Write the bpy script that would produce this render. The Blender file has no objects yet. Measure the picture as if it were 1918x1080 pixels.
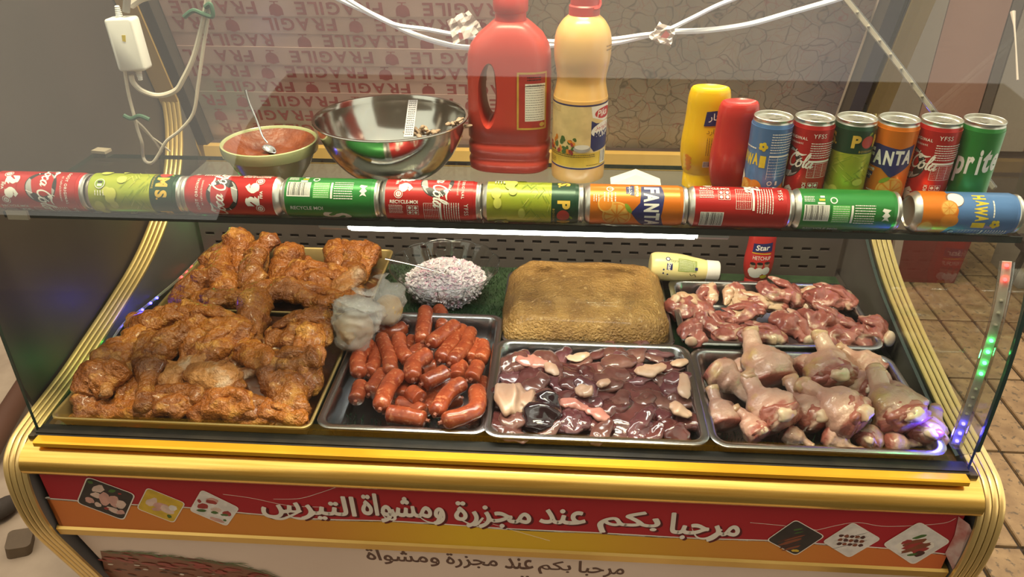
import bpy, bmesh, math, random
from mathutils import Vector, Matrix, noise as mnoise
from math import sin, cos, pi, radians as R, sqrt, atan2

SC = bpy.context.scene
COL = SC.collection
random.seed(11)

# ------------------------------------------------------------------ camera, world, lights, exposure
CAM = Vector((.837, -1.026, .444)); YAW, PITCH, ROLL, FPX = R(3.70), R(29.86), R(-.14), 1441.0
FW = Vector((-sin(YAW) * cos(PITCH), cos(YAW) * cos(PITCH), -sin(PITCH)))
RT = Vector((cos(YAW), sin(YAW), 0)); UP = RT.cross(FW)
RT, UP = RT * cos(ROLL) + UP * sin(ROLL), UP * cos(ROLL) - RT * sin(ROLL)
cd = bpy.data.cameras.new('camera'); cd.sensor_width = 36; cd.lens = FPX / 1918 * 36; cd.clip_start = .02
camo = bpy.data.objects.new('camera', cd); COL.objects.link(camo)
M = Matrix((RT, UP, -FW)).transposed().to_4x4(); M.translation = CAM
camo.matrix_world = M; SC.camera = camo

SC.view_settings.view_transform = 'Standard'; SC.view_settings.look = 'None'
SC.view_settings.gamma = 1; SC.view_settings.use_curve_mapping = False
SC.view_settings.exposure = 0.55
SC.cycles.max_bounces = 10; SC.cycles.transparent_max_bounces = 16; SC.cycles.sample_clamp_indirect = 4
SC.cycles.caustics_reflective = False; SC.cycles.caustics_refractive = False

w = bpy.data.worlds.new('world'); SC.world = w; w.use_nodes = True
bg = w.node_tree.nodes['Background']; bg.inputs[0].default_value = (1, .90, .76, 1); bg.inputs[1].default_value = 1.15


def lamp(name, kind, loc, energy, color, rot=(0, 0, 0), **k):
    l = bpy.data.lights.new(name, kind); l.energy = energy; l.color = color
    for a, b in k.items(): setattr(l, a, b)
    o = bpy.data.objects.new(name, l); o.location = loc; o.rotation_euler = rot; COL.objects.link(o)
    return o


# warm lamps of the street stall, hung above and in front of the counter
lamp('stall_lamp', 'AREA', (.75, -.06, 1.75), 66, (1, .80, .56), (0, 0, 0), shape='RECTANGLE', size=1.3, size_y=.3)
lamp('shop_lamp', 'AREA', (.9, 1.35, 1.35), 10, (1, .80, .60), (R(-25), 0, 0), shape='RECTANGLE', size=1.4, size_y=.3)

# ------------------------------------------------------------------ helpers


def at(px, py, **k):
    """Point of the place on the plane X=, Y= or Z= that the photograph shows at this pixel."""
    (a, v), = k.items(); i = 'XYZ'.index(a)
    d = FW + RT * ((px - 959) / FPX) + UP * ((540 - py) / FPX)
    return CAM + d * ((v - CAM[i]) / d[i])


def atp(px, py, c, n):
    d = FW + RT * ((px - 959) / FPX) + UP * ((540 - py) / FPX)
    return CAM + d * ((c - CAM).dot(n) / d.dot(n))


def scale_at(p): return FPX / (p - CAM).dot(FW)      # pixels per metre there


def mat(name, col, rough=.5, metal=0, col2=None, ns=20, nd=4, bump=0, bs=60, coat=0, spec=.5, emit=None, es=0, rng=(.35, .65), stretch=None, sss=0, alpha=None):
    m = bpy.data.materials.new(name); m.use_nodes = True; nt = m.node_tree; b = nt.nodes['Principled BSDF']
    col = tuple(col) + (1,)
    b.inputs['Base Color'].default_value = col; b.inputs['Roughness'].default_value = rough; b.inputs['Metallic'].default_value = metal
    b.inputs['Coat Weight'].default_value = coat; b.inputs['Coat Roughness'].default_value = .08; b.inputs['Specular IOR Level'].default_value = spec
    if sss: b.inputs['Subsurface Weight'].default_value = sss; b.inputs['Subsurface Radius'].default_value = (.012, .005, .003); b.inputs['Subsurface Scale'].default_value = 1
    if emit: b.inputs['Emission Color'].default_value = tuple(emit) + (1,); b.inputs['Emission Strength'].default_value = es
    tc = nt.nodes.new('ShaderNodeTexCoord'); src = tc.outputs['Object']
    if stretch:
        mp = nt.nodes.new('ShaderNodeMapping'); mp.inputs['Scale'].default_value = stretch; nt.links.new(src, mp.inputs[0]); src = mp.outputs[0]
    m['src'] = 1
    if col2 is None: col2 = tuple(c * .88 for c in col[:3])
    n = nt.nodes.new('ShaderNodeTexNoise'); n.inputs['Scale'].default_value = ns; n.inputs['Detail'].default_value = nd
    nt.links.new(src, n.inputs['Vector'])
    r = nt.nodes.new('ShaderNodeValToRGB'); r.color_ramp.elements[0].position = rng[0]; r.color_ramp.elements[1].position = rng[1]
    r.color_ramp.elements[0].color = tuple(col2) + (1,); r.color_ramp.elements[1].color = col
    nt.links.new(n.outputs['Fac'], r.inputs[0]); nt.links.new(r.outputs[0], b.inputs['Base Color'])
    if bump:
        n2 = nt.nodes.new('ShaderNodeTexNoise'); n2.inputs['Scale'].default_value = bs; n2.inputs['Detail'].default_value = 3
        nt.links.new(src, n2.inputs['Vector'])
        bn = nt.nodes.new('ShaderNodeBump'); bn.inputs['Strength'].default_value = bump; bn.inputs['Distance'].default_value = .004
        nt.links.new(n2.outputs['Fac'], bn.inputs['Height']); nt.links.new(bn.outputs[0], b.inputs['Normal'])
    return m


def add_third(m, col, ns, lo, hi, seed=3.7, stretch=None):
    """Mix patches of one more colour of the thing itself into a material made by mat()."""
    nt = m.node_tree; b = nt.nodes['Principled BSDF']; src = b.inputs['Base Color'].links[0].from_socket
    tc = nt.nodes.new('ShaderNodeTexCoord'); mp = nt.nodes.new('ShaderNodeMapping'); mp.inputs['Location'].default_value = (seed, seed * 2, 1)
    if stretch: mp.inputs['Scale'].default_value = stretch
    nt.links.new(tc.outputs['Object'], mp.inputs[0])
    n = nt.nodes.new('ShaderNodeTexNoise'); n.inputs['Scale'].default_value = ns; n.inputs['Detail'].default_value = 3; nt.links.new(mp.outputs[0], n.inputs['Vector'])
    r = nt.nodes.new('ShaderNodeMapRange'); r.inputs[1].default_value = lo; r.inputs[2].default_value = hi; nt.links.new(n.outputs['Fac'], r.inputs[0])
    x = nt.nodes.new('ShaderNodeMix'); x.data_type = 'RGBA'; nt.links.new(r.outputs[0], x.inputs[0]); nt.links.new(src, x.inputs[6]); x.inputs[7].default_value = tuple(col) + (1,)
    nt.links.new(x.outputs[2], b.inputs['Base Color'])
    return m


def glass(name, tint=(.94, .97, .95), f0=.045, rough=0, bump=0, bs=40, fz=.9, milk=0):
    m = bpy.data.materials.new(name); m.use_nodes = True; nt = m.node_tree; nt.nodes.clear()
    out = nt.nodes.new('ShaderNodeOutputMaterial'); mx = nt.nodes.new('ShaderNodeMixShader')
    t = nt.nodes.new('ShaderNodeBsdfTransparent'); t.inputs[0].default_value = tuple(tint) + (1,)
    g = nt.nodes.new('ShaderNodeBsdfGlossy'); g.inputs['Roughness'].default_value = rough
    lw = nt.nodes.new('ShaderNodeLayerWeight'); lw.inputs[0].default_value = .5
    p = nt.nodes.new('ShaderNodeMath'); p.operation = 'POWER'; p.inputs[1].default_value = 5
    a = nt.nodes.new('ShaderNodeMath'); a.operation = 'MULTIPLY_ADD'; a.inputs[1].default_value = fz; a.inputs[2].default_value = f0
    nt.links.new(lw.outputs['Facing'], p.inputs[0]); nt.links.new(p.outputs[0], a.inputs[0]); nt.links.new(a.outputs[0], mx.inputs[0])
    nt.links.new(t.outputs[0], mx.inputs[1]); nt.links.new(g.outputs[0], mx.inputs[2]); nt.links.new(mx.outputs[0], out.inputs[0])
    if milk:
        df = nt.nodes.new('ShaderNodeBsdfDiffuse'); df.inputs[0].default_value = (.85, .80, .72, 1); m2 = nt.nodes.new('ShaderNodeMixShader'); m2.inputs[0].default_value = milk
        nt.links.new(mx.outputs[0], m2.inputs[1]); nt.links.new(df.outputs[0], m2.inputs[2]); nt.links.new(m2.outputs[0], out.inputs[0])
    if bump:
        n2 = nt.nodes.new('ShaderNodeTexNoise'); n2.inputs['Scale'].default_value = bs; n2.inputs['Detail'].default_value = 4
        bn = nt.nodes.new('ShaderNodeBump'); bn.inputs['Strength'].default_value = bump; bn.inputs['Distance'].default_value = .01
        nt.links.new(n2.outputs['Fac'], bn.inputs['Height']); nt.links.new(bn.outputs[0], g.inputs['Normal']); nt.links.new(bn.outputs[0], lw.inputs['Normal'])
    return m


class MB:
    """Collects shapes and links them as ONE mesh object."""
    def __init__(s): s.v = []; s.f = []; s.m = []

    def add(s, vs, fs, mi=0):
        o = len(s.v); s.v += [tuple(x) for x in vs]
        for f in fs: s.f.append([o + i for i in f]); s.m.append(mi)
        return s

    def box(s, a, b, mi=0, ch=0):
        (x0, y0, z0), (x1, y1, z1) = a, b
        return s.add([(x, y, z) for z in (z0, z1) for y in (y0, y1) for x in (x0, x1)],
                     [(0, 2, 3, 1), (4, 5, 7, 6), (0, 1, 5, 4), (2, 6, 7, 3), (0, 4, 6, 2), (1, 3, 7, 5)], mi)

    def rings(s, rs, cap=(True, True), mi=0, closed=True, wrap=False):
        n = len(rs[0]); vs = [p for r in rs for p in r]; fs = []
        k = len(rs)
        for i in range(k if wrap else k - 1):
            a, b = i * n, ((i + 1) % k) * n
            for j in range(n if closed else n - 1):
                fs.append((a + j, a + (j + 1) % n, b + (j + 1) % n, b + j))
        if not wrap:
            if cap[0]: fs.append(tuple(range(n - 1, -1, -1)))
            if cap[1]: fs.append(tuple(range((k - 1) * n, k * n)))
        return s.add(vs, fs, mi)

    def lathe(s, prof, n=32, c=(0, 0, 0), mi=0, cap=(False, False), fn=None):
        rs = []
        for r, z in prof:
            ring = []
            for j in range(n):
                a = 2 * pi * j / n; q = r * (fn(a, z) if fn else 1)
                ring.append((c[0] + q * cos(a), c[1] + q * sin(a), c[2] + z))
            rs.append(ring)
        return s.rings(rs, cap, mi)

    def tube(s, path, r, n=8, mi=0, cap=True, flat=1.0):
        path = [Vector(p) for p in path]; rs = []; N = None
        for i, p in enumerate(path):
            t = (path[min(i + 1, len(path) - 1)] - path[max(i - 1, 0)]).normalized()
            if N is None:
                N = t.orthogonal().normalized() if abs(t.z) > .95 else Vector((0, 0, 1)).cross(t).normalized()
            N = (N - t * N.dot(t)).normalized(); B = t.cross(N)
            q = r[i] if isinstance(r, (list, tuple)) else r
            rs.append([p + N * (q * cos(2 * pi * j / n)) + B * (q * flat * sin(2 * pi * j / n)) for j in range(n)])
        return s.rings(rs, (cap, cap), mi)

    def prism(s, pts, ax, a, b, mi=0):
        """2D outline extruded along an axis (0 = X: pts are (y, z), 1 = Y: (x, z), 2 = Z: (x, y))."""
        def P(p, t): return (t, p[0], p[1]) if ax == 0 else (p[0], t, p[1]) if ax == 1 else (p[0], p[1], t)
        n = len(pts)
        return s.add([P(p, a) for p in pts] + [P(p, b) for p in pts],
                     [tuple(range(n)), tuple(range(2 * n - 1, n - 1, -1))] + [(j, n + j, n + (j + 1) % n, (j + 1) % n) for j in range(n)], mi)

    def mesh(s, name, mats, smooth=False):
        me = bpy.data.meshes.new(name); me.from_pydata(s.v, [], s.f)
        for m in (mats if isinstance(mats, (list, tuple)) else [mats]): me.materials.append(m)
        me.polygons.foreach_set('material_index', s.m)
        bm = bmesh.new(); bm.from_mesh(me); bmesh.ops.recalc_face_normals(bm, faces=bm.faces); bm.to_mesh(me); bm.free()
        if smooth:
            me.polygons.foreach_set('use_smooth', [True] * len(me.polygons))
            if smooth != 'all': me.set_sharp_from_angle(angle=R(smooth if smooth is not True else 40))
        me.update(); return me

    def build(s, name, mats, parent=None, smooth=False, loc=None, rot=None):
        return link(name, s.mesh(name, mats, smooth), parent, loc, rot)


def link(name, me, parent=None, loc=None, rot=None):
    o = bpy.data.objects.new(name, me); COL.objects.link(o)
    if parent: o.parent = parent
    if loc is not None: o.location = loc
    if rot is not None: o.rotation_euler = rot
    return o


def tag(o, label, cat, group=None, kind=None):
    o['label'] = label; o['category'] = cat
    if group: o['group'] = group
    if kind: o['kind'] = kind
    return o


def struct(o, label=None):
    o['kind'] = 'structure'
    if label: o['label'] = label
    return o


def thing(name, label, cat, loc=(0, 0, 0), group=None, rot=(0, 0, 0)):
    o = bpy.data.objects.new(name, None); COL.objects.link(o); o.location = loc; o.rotation_euler = rot; o.empty_display_size = .02
    return tag(o, label, cat, group)


def cm(pts, n=6):
    """Catmull-Rom curve through points."""
    pts = [Vector(p) for p in pts]; out = []
    for i in range(len(pts) - 1):
        a, b, c, d = pts[max(i - 1, 0)], pts[i], pts[i + 1], pts[min(i + 2, len(pts) - 1)]
        for k in range(n):
            t = k / n
            out.append(.5 * ((2 * b) + (c - a) * t + (2 * a - 5 * b + 4 * c - d) * t * t + (3 * b - a - 3 * c + d) * t ** 3))
    return out + [pts[-1]]


def lerp(a, b, t): return a + (b - a) * t


def prof(ts, t):
    for (a, x), (b, y) in zip(ts, ts[1:]):
        if t <= b: 
            k = (t - a) / (b - a); k = k * k * (3 - 2 * k); return x + (y - x) * k
    return ts[-1][1]


ORD = ['first', 'second', 'third', 'fourth', 'fifth', 'sixth', 'seventh', 'eighth', 'ninth', 'tenth', 'eleventh', 'twelfth', 'thirteenth', 'fourteenth', 'fifteenth', 'sixteenth', 'seventeenth', 'eighteenth']


def rank_labels(objs, cat, group, fmt, rowh):
    """Label each piece of a pile by its row counted from the front and its place in that row from the left."""
    objs = sorted(objs, key=lambda t: t[1].y); rows = []
    y0 = objs[0][1].y
    for o, p in objs:
        i = int((p.y - y0) / rowh)
        while len(rows) <= i: rows.append([])
        rows[i].append((o, p))
    rows = [r for r in rows if r]
    for i, r in enumerate(rows):
        r.sort(key=lambda t: t[1].x)
        for j, (o, p) in enumerate(r):
            what = o.get('look', '')
            tag(o, fmt.format(row=ORD[i], n=ORD[j], look=what).replace('  ', ' '), cat, group)
            if 'look' in o: del o['look']


# text -> flat outlines -------------------------------------------------------
_TX = {}


def text2d(s, bold=0.0, shear=0.0, space=1.0):
    k = (s, bold, shear, space)
    if k not in _TX:
        c = bpy.data.curves.new('t', 'FONT'); c.body = s; c.offset = bold; c.shear = shear; c.space_character = space; c.resolution_u = 3
        o = bpy.data.objects.new('t', c); me = bpy.data.meshes.new_from_object(o)
        vs = [(v.co.x, v.co.y) for v in me.vertices]; fs = [tuple(p.vertices) for p in me.polygons]
        bpy.data.objects.remove(o); bpy.data.meshes.remove(me); bpy.data.curves.remove(c)
        x0 = min(v[0] for v in vs); x1 = max(v[0] for v in vs); y0 = min(v[1] for v in vs); y1 = max(v[1] for v in vs)
        _TX[k] = (vs, fs, (x0, y0, x1, y1))
    return _TX[k]


class Print:
    """Flat print in (u, v): lettering, bars, discs; later laid on a plane or round a cylinder."""
    def __init__(s, mats): s.v = []; s.f = []; s.m = []; s.mats = mats; s.l = 0

    def poly(s, pts, mi, z=None):
        s.l += z is None; o = len(s.v); z = s.l if z is None else z
        s.v += [(p[0], p[1], z) for p in pts]; s.f.append(list(range(o, o + len(pts)))); s.m.append(mi); return s

    def rect(s, u0, v0, u1, v1, mi): return s.poly([(u0, v0), (u1, v0), (u1, v1), (u0, v1)], mi)

    def disc(s, u, v, r, mi, ry=None, n=20, a0=0, a1=2 * pi, rot=0):
        ry = ry or r; pts = []
        for i in range(n):
            a = a0 + (a1 - a0) * i / (n if a1 - a0 > 6.2 else n - 1); x, y = r * cos(a), ry * sin(a)
            pts.append((u + x * cos(rot) - y * sin(rot), v + x * sin(rot) + y * cos(rot)))
        return s.poly(pts, mi)

    def text(s, t, u, v, h, mi, rot=0, bold=0.0, shear=0.0, w=None, space=1.0, align='C', z=None):
        """Text of total height h (and width w if given) centred on (u, v), rotated by rot."""
        vs, fs, (x0, y0, x1, y1) = text2d(t, bold, shear, space); s.l += 1; o = len(s.v)
        ky = h / (y1 - y0); kx = (w / (x1 - x0)) if w else ky; cx = (x0 + x1) / 2 if align == 'C' else x0; cy = (y0 + y1) / 2
        for x, y in vs:
            a, b = (x - cx) * kx, (y - cy) * ky
            s.v.append((u + a * cos(rot) - b * sin(rot), v + a * sin(rot) + b * cos(rot), s.l if z is None else z))
        for f in fs: s.f.append([o + i for i in f]); s.m.append(mi)
        return s

    def stroke(s, pts, wd, mi, n=5):
        """A pen stroke; wd is a width or a list of widths."""
        c = cm([Vector((p[0], p[1], 0)) for p in pts], n); s.l += 1; o = len(s.v); k = len(c)
        for i, p in enumerate(c):
            t = (c[min(i + 1, k - 1)] - c[max(i - 1, 0)]).normalized(); nn = Vector((-t.y, t.x, 0))
            q = wd if not isinstance(wd, (list, tuple)) else prof([(j / (len(wd) - 1), x) for j, x in enumerate(wd)], i / (k - 1))
            s.v.append((*(p + nn * q / 2)[:2], s.l)); s.v.append((*(p - nn * q / 2)[:2], s.l))
        for i in range(k - 1): s.f.append([o + 2 * i, o + 2 * i + 1, o + 2 * i + 3, o + 2 * i + 2]); s.m.append(mi)
        return s

    def lines(s, u0, v0, u1, v1, n, mi, along='u', fill=.45, seed=1):
        """Rows of unreadably small print: broken thin bars."""
        rd = random.Random(seed); s.l += 1; z = s.l
        for i in range(n):
            if along == 'u':
                v = lerp(v0, v1, (i + .5) / n); t = abs(v1 - v0) / n * fill / 2; x = u0
                while x < u1 - .0006:
                    e = min(u1, x + rd.uniform(.0012, .004)); s.poly([(x, v - t), (e, v - t), (e, v + t), (x, v + t)], mi, z); x = e + .0006
            else:
                u = lerp(u0, u1, (i + .5) / n); t = abs(u1 - u0) / n * fill / 2; x = v0
                while x < v1 - .0006:
                    e = min(v1, x + rd.uniform(.0012, .004)); s.poly([(u - t, x), (u + t, x), (u + t, e), (u - t, e)], mi, z); x = e + .0006
        return s

    def barcode(s, u0, v0, u1, v1, mw, mk, along='u', seed=5):
        s.rect(u0, v0, u1, v1, mw); rd = random.Random(seed)
        a, b = (u0, u1) if along == 'u' else (v0, v1); x = a + .0012
        s.l += 1
        while x < b - .0012:
            wv = rd.choice((.0004, .0004, .0008, .0012))
            q = (x, v0 + .0015, x + wv, v1 - .0006) if along == 'u' else (u0 + .0006, x, u1 - .0015, x + wv)
            s.poly([(q[0], q[1]), (q[2], q[1]), (q[2], q[3]), (q[0], q[3])], mk, s.l)
            x += wv + rd.choice((.0005, .0005, .0009))
        return s

    def cyl(s, name, r, step=.0015, fn=None, dz=.000016, base=.00012):
        """Wrap round a cylinder of radius r (fn(v) gives the radius at height v): u runs to the right seen from -Y."""
        me = bpy.data.meshes.new(name); me.from_pydata(s.v, [], s.f); me.polygons.foreach_set('material_index', s.m)
        bm = bmesh.new(); bm.from_mesh(me)
        us = [v[0] for v in s.v]; x = math.floor(min(us) / step) * step + step
        while x < max(us):
            bmesh.ops.bisect_plane(bm, geom=bm.verts[:] + bm.edges[:] + bm.faces[:], plane_co=(x, 0, 0), plane_no=(1, 0, 0), dist=1e-7); x += step
        if fn:
            vv = [v[1] for v in s.v]; x = min(vv) + step * 2
            while x < max(vv):
                bmesh.ops.bisect_plane(bm, geom=bm.verts[:] + bm.edges[:] + bm.faces[:], plane_co=(0, x, 0), plane_no=(0, 1, 0), dist=1e-7); x += step * 2
        for v in bm.verts:
            u, h, l = v.co; q = (fn(h) if fn else r) + base + l * dz; a = u / r
            v.co = (q * sin(a), -q * cos(a), h)
        bm.to_mesh(me); bm.free()
        for m in s.mats: me.materials.append(m)
        return me

    def warp(s, name, step, f):
        """Lay on a curved face: cut every step along u, then move each point with f(u, v, lift)."""
        me = bpy.data.meshes.new(name); me.from_pydata(s.v, [], s.f); me.polygons.foreach_set('material_index', s.m)
        bm = bmesh.new(); bm.from_mesh(me); us = [v[0] for v in s.v]; x = min(us) + step
        while x < max(us):
            bmesh.ops.bisect_plane(bm, geom=bm.verts[:] + bm.edges[:] + bm.faces[:], plane_co=(x, 0, 0), plane_no=(1, 0, 0), dist=1e-7); x += step
        for v in bm.verts: v.co = f(v.co.x, v.co.y, .0003 + v.co.z * .00002)
        bm.to_mesh(me); bm.free()
        for m in s.mats: me.materials.append(m)
        return me

    def plane(s, name, o, ux, uy, dz=.000012, base=.0002):
        n = ux.cross(uy).normalized(); me = bpy.data.meshes.new(name)
        me.from_pydata([tuple(o + ux * u + uy * v + n * (base + l * dz)) for u, v, l in s.v], [], s.f); me.polygons.foreach_set('material_index', s.m)
        for m in s.mats: me.materials.append(m)
        return me


# soft bodies ----------------------------------------------------------------
def body(path, prof_w, nl=26, nr=18, amp=.15, fr=40, seed=0, flat=1.0, fr2=130, amp2=.04, ridge=0, mi=0, mb=None, roll=0, fib=0):
    """A closed organic body swept along a path, lumpy with noise. prof_w(t) is the half width."""
    mb = mb or MB(); P = cm(path, max(2, nl // (len(path) - 1))); k = len(P); rs = []; N = None; off = Vector((seed * 7.13, seed * 3.7, seed * 1.9))
    for i, p in enumerate(P):
        t = (P[min(i + 1, k - 1)] - P[max(i - 1, 0)]).normalized()
        if N is None: N = (Vector((0, 0, 1)).cross(t)).normalized() if abs(t.z) < .9 else t.orthogonal().normalized(); N.rotate(Matrix.Rotation(roll, 3, t))
        N = (N - t * N.dot(t)).normalized(); B = t.cross(N)
        q = max(prof_w(i / (k - 1)), .0004); ring = []
        for j in range(nr):
            a = 2 * pi * j / nr; d = N * cos(a) + B * (sin(a) * flat); pos = p + d * q
            f = mnoise.noise(pos * fr + off) * amp + mnoise.noise(pos * fr2 + off) * amp2
            if fib: f += fib * mnoise.noise(Vector((cos(a) * 3.2, sin(a) * 3.2, i / (k - 1) * 3.0)) + off)
            if ridge: f -= ridge * abs(mnoise.noise(pos * fr * 1.7 - off))
            ring.append(pos + d.normalized() * (q * f))
        rs.append(ring)
    mb.rings(rs, (True, True), mi); return mb


def vary(m, lo=.75, hi=1.2):
    """Let each object of this material be a little darker or lighter than the next."""
    nt = m.node_tree; b = nt.nodes['Principled BSDF']; src = b.inputs['Base Color'].links[0].from_socket
    oi = nt.nodes.new('ShaderNodeObjectInfo'); r = nt.nodes.new('ShaderNodeMapRange'); r.inputs[3].default_value = lo; r.inputs[4].default_value = hi; nt.links.new(oi.outputs['Random'], r.inputs[0])
    v = nt.nodes.new('ShaderNodeVectorMath'); v.operation = 'SCALE'; nt.links.new(src, v.inputs[0]); nt.links.new(r.outputs[0], v.inputs['Scale']); nt.links.new(v.outputs[0], b.inputs['Base Color']); return m


def keep_in(mb, c, lo, hi):
    """Move a piece so that its outline stays inside the tray, then trim what still sticks through the tray's floor."""
    d = Vector((0, 0, 0))
    for i in (0, 1):
        a, b = min(v[i] for v in mb.v) + c[i], max(v[i] for v in mb.v) + c[i]
        if a < lo[i]: d[i] = lo[i] - a
        elif b > hi[i]: d[i] = hi[i] - b
    mb.v = [(v[0], v[1], max(v[2] + c[2], lo[2]) - c[2]) for v in mb.v]; return c + d


def masked(mb, name, m_, nr, fun, parent=None, loc=None):
    """Build a swept body and store on each point how much of the second flesh colour it has: fun(t, angle, point)."""
    o = mb.build(name, m_, parent, 'all', loc); at_ = o.data.attributes.new('mk', 'FLOAT', 'POINT'); n = len(mb.v); k = n // nr
    at_.data.foreach_set('value', [max(0, min(1, fun((i // nr) / (k - 1), 2 * pi * (i % nr) / nr, Vector(mb.v[i])))) for i in range(n)]); return o


def mk_mix(m, col, lo=.35, hi=.65, ns=40, amt=.5):
    nt = m.node_tree; b = nt.nodes['Principled BSDF']; src = b.inputs['Base Color'].links[0].from_socket
    at_ = nt.nodes.new('ShaderNodeAttribute'); at_.attribute_name = 'mk'; tc = nt.nodes.new('ShaderNodeTexCoord'); n = nt.nodes.new('ShaderNodeTexNoise'); n.inputs['Scale'].default_value = ns; n.inputs['Detail'].default_value = 4
    nt.links.new(tc.outputs['Object'], n.inputs['Vector']); a = nt.nodes.new('ShaderNodeMath'); a.operation = 'MULTIPLY_ADD'; a.inputs[1].default_value = amt; a.inputs[2].default_value = -amt * .5; nt.links.new(n.outputs['Fac'], a.inputs[0])
    ad = nt.nodes.new('ShaderNodeMath'); ad.operation = 'ADD'; nt.links.new(a.outputs[0], ad.inputs[0]); nt.links.new(at_.outputs['Fac'], ad.inputs[1])
    r = nt.nodes.new('ShaderNodeMapRange'); r.inputs[1].default_value = lo; r.inputs[2].default_value = hi; nt.links.new(ad.outputs[0], r.inputs[0])
    x = nt.nodes.new('ShaderNodeMix'); x.data_type = 'RGBA'; nt.links.new(r.outputs[0], x.inputs[0]); nt.links.new(src, x.inputs[6]); x.inputs[7].default_value = tuple(col) + (1,)
    nt.links.new(x.outputs[2], b.inputs['Base Color']); return m


def capsule(ends=.12, mid=1.0):
    def f(t):
        e = min(t, 1 - t) / ends
        return mid * (sqrt(max(0, 1 - (1 - e) ** 2)) if e < 1 else 1)
    return f


def rrect(x0, y0, x1, y1, r, n=6):
    out = []
    for cx, cy, a in ((x1 - r, y1 - r, 0), (x0 + r, y1 - r, pi / 2), (x0 + r, y0 + r, pi), (x1 - r, y0 + r, 1.5 * pi)):
        for i in range(n + 1): out.append((cx + r * cos(a + pi / 2 * i / n), cy + r * sin(a + pi / 2 * i / n)))
    return out


# ------------------------------------------------------------------ materials
GOLD = mat('gold_anodised', (.84, .58, .15), .22, .92, (.70, .44, .09), ns=6, bump=.02, bs=300, stretch=(1, 30, 30))
GOLDS = mat('gold_strip', (.80, .60, .24), .36, .75, (.74, .53, .19), ns=10, bump=.03, bs=200)
AMBER = mat('amber_strip', (.86, .46, .03), .32, .55, (.78, .38, .02), ns=8)
GROOVE = mat('groove', (.05, .035, .015), .7)
DARKM = mat('dark_metal', (.075, .064, .055), .42, .3, (.055, .047, .042), ns=9, bump=.03)
SIDEM = mat('side_panel_grey', (.13, .115, .10), .5, .1, (.10, .088, .078), ns=7)
BLACK = mat('black', (.012, .011, .010), .6)
STEEL = mat('steel', (.62, .61, .60), .22, 1, (.54, .53, .52), ns=14, bump=.02, bs=90)
STEELB = mat('steel_bowl', (.60, .57, .53), .14, 1, (.55, .52, .48), ns=6)
ALU = mat('aluminium', (.72, .69, .63), .3, .9, ns=30)
WHITE = mat('white_plastic', (.80, .77, .72), .4, ns=8)
CREAMP = mat('print_cream', (.80, .72, .58), .45)
PW = mat('print_white', (.86, .82, .74), .4)
PK = mat('print_black', (.02, .018, .016), .4)
TGLASS = glass('clear_glass'); EDGE = mat('glass_edge', (.03, .055, .045), .15, ns=30)
PGLASS = glass('bowl_glass', (.97, .98, .98), .06)
WOODW = mat('gold_paint_wood', (.52, .34, .10), .5, 0, (.43, .27, .07), ns=8, stretch=(1, 1, .2))
# ------------------------------------------------------------------ setting: ground, tiles, walls
FZ = -1.2
CONC = mat('rough_concrete', (.40, .32, .23), .9, 0, (.27, .21, .15), ns=5, nd=6, bump=.5, bs=14)
TILE = mat('street_tile', (.34, .225, .11), .6, 0, (.215, .135, .066), ns=16, nd=6, bump=.25, bs=60)
add_third(TILE, (.12, .085, .05), 55, .58, .66)
GROUT = mat('grout_dark', (.045, .032, .022), .9, ns=20, bump=.3)
WALLM = mat('stall_wall', (.16, .11, .085), .7, 0, (.11, .075, .06), ns=3, bump=.1)
PLK = [mat('plank_red_brown', (.36, .175, .125), .5, 0, (.28, .13, .095), ns=3, stretch=(1, 1, .15)), mat('plank_grey_brown', (.31, .245, .19), .5, 0, (.24, .185, .145), ns=3, stretch=(1, 1, .15)),
       mat('plank_dark', (.09, .06, .045), .5, ns=4, stretch=(1, 1, .2))]

fl = MB(); fl.box((1.53, -4.5, FZ - .05), (4.2, 2.6, FZ - .012)); fl = struct(fl.build('floor', GROUT))
tp, ti = .131, .3895
mt = None; rd = random.Random(3)
for i in range(13):
    for j in range(-1, 6):
        x0, y0 = 1.596 + i * tp, .13 + j * ti
        if mt is None:
            m = MB(); rs = []
            for inset, z in ((0, -.012), (0, -.003), (.003, 0)):
                rs.append([(inset, inset, z), (tp - .011 - inset, inset, z), (tp - .011 - inset, ti - .011 - inset, z), (inset, ti - .011 - inset, z)])
            m.rings(rs); mt = m.mesh('tile', TILE)
        o = link('tile', mt, fl, (x0, y0, FZ + rd.uniform(-.0015, .0015)))
gr = MB(); N = 26; vs = []
for a in range(N + 1):
    for b in range(N + 1):
        x, y = lerp(-3.2, 1.53, a / N), lerp(-4.5, 2.6, b / N); vs.append((x, y, FZ - .004 + .03 * mnoise.noise(Vector((x * 3, y * 3, 0)))))
gr.add(vs, [(a * (N + 1) + b, (a + 1) * (N + 1) + b, (a + 1) * (N + 1) + b + 1, a * (N + 1) + b + 1) for a in range(N) for b in range(N)])
struct(gr.build('ground', CONC, smooth='all'))
m = MB(); m.box((-9, -5.3, FZ - .03), (5.5, -.45, FZ + .03)); struct(m.build('street', mat('street_shade', (.035, .031, .028), .9, ns=30, bump=.4, bs=90)))  # added slab, coloured dark in place of shade; keeps glass reflections dim

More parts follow.
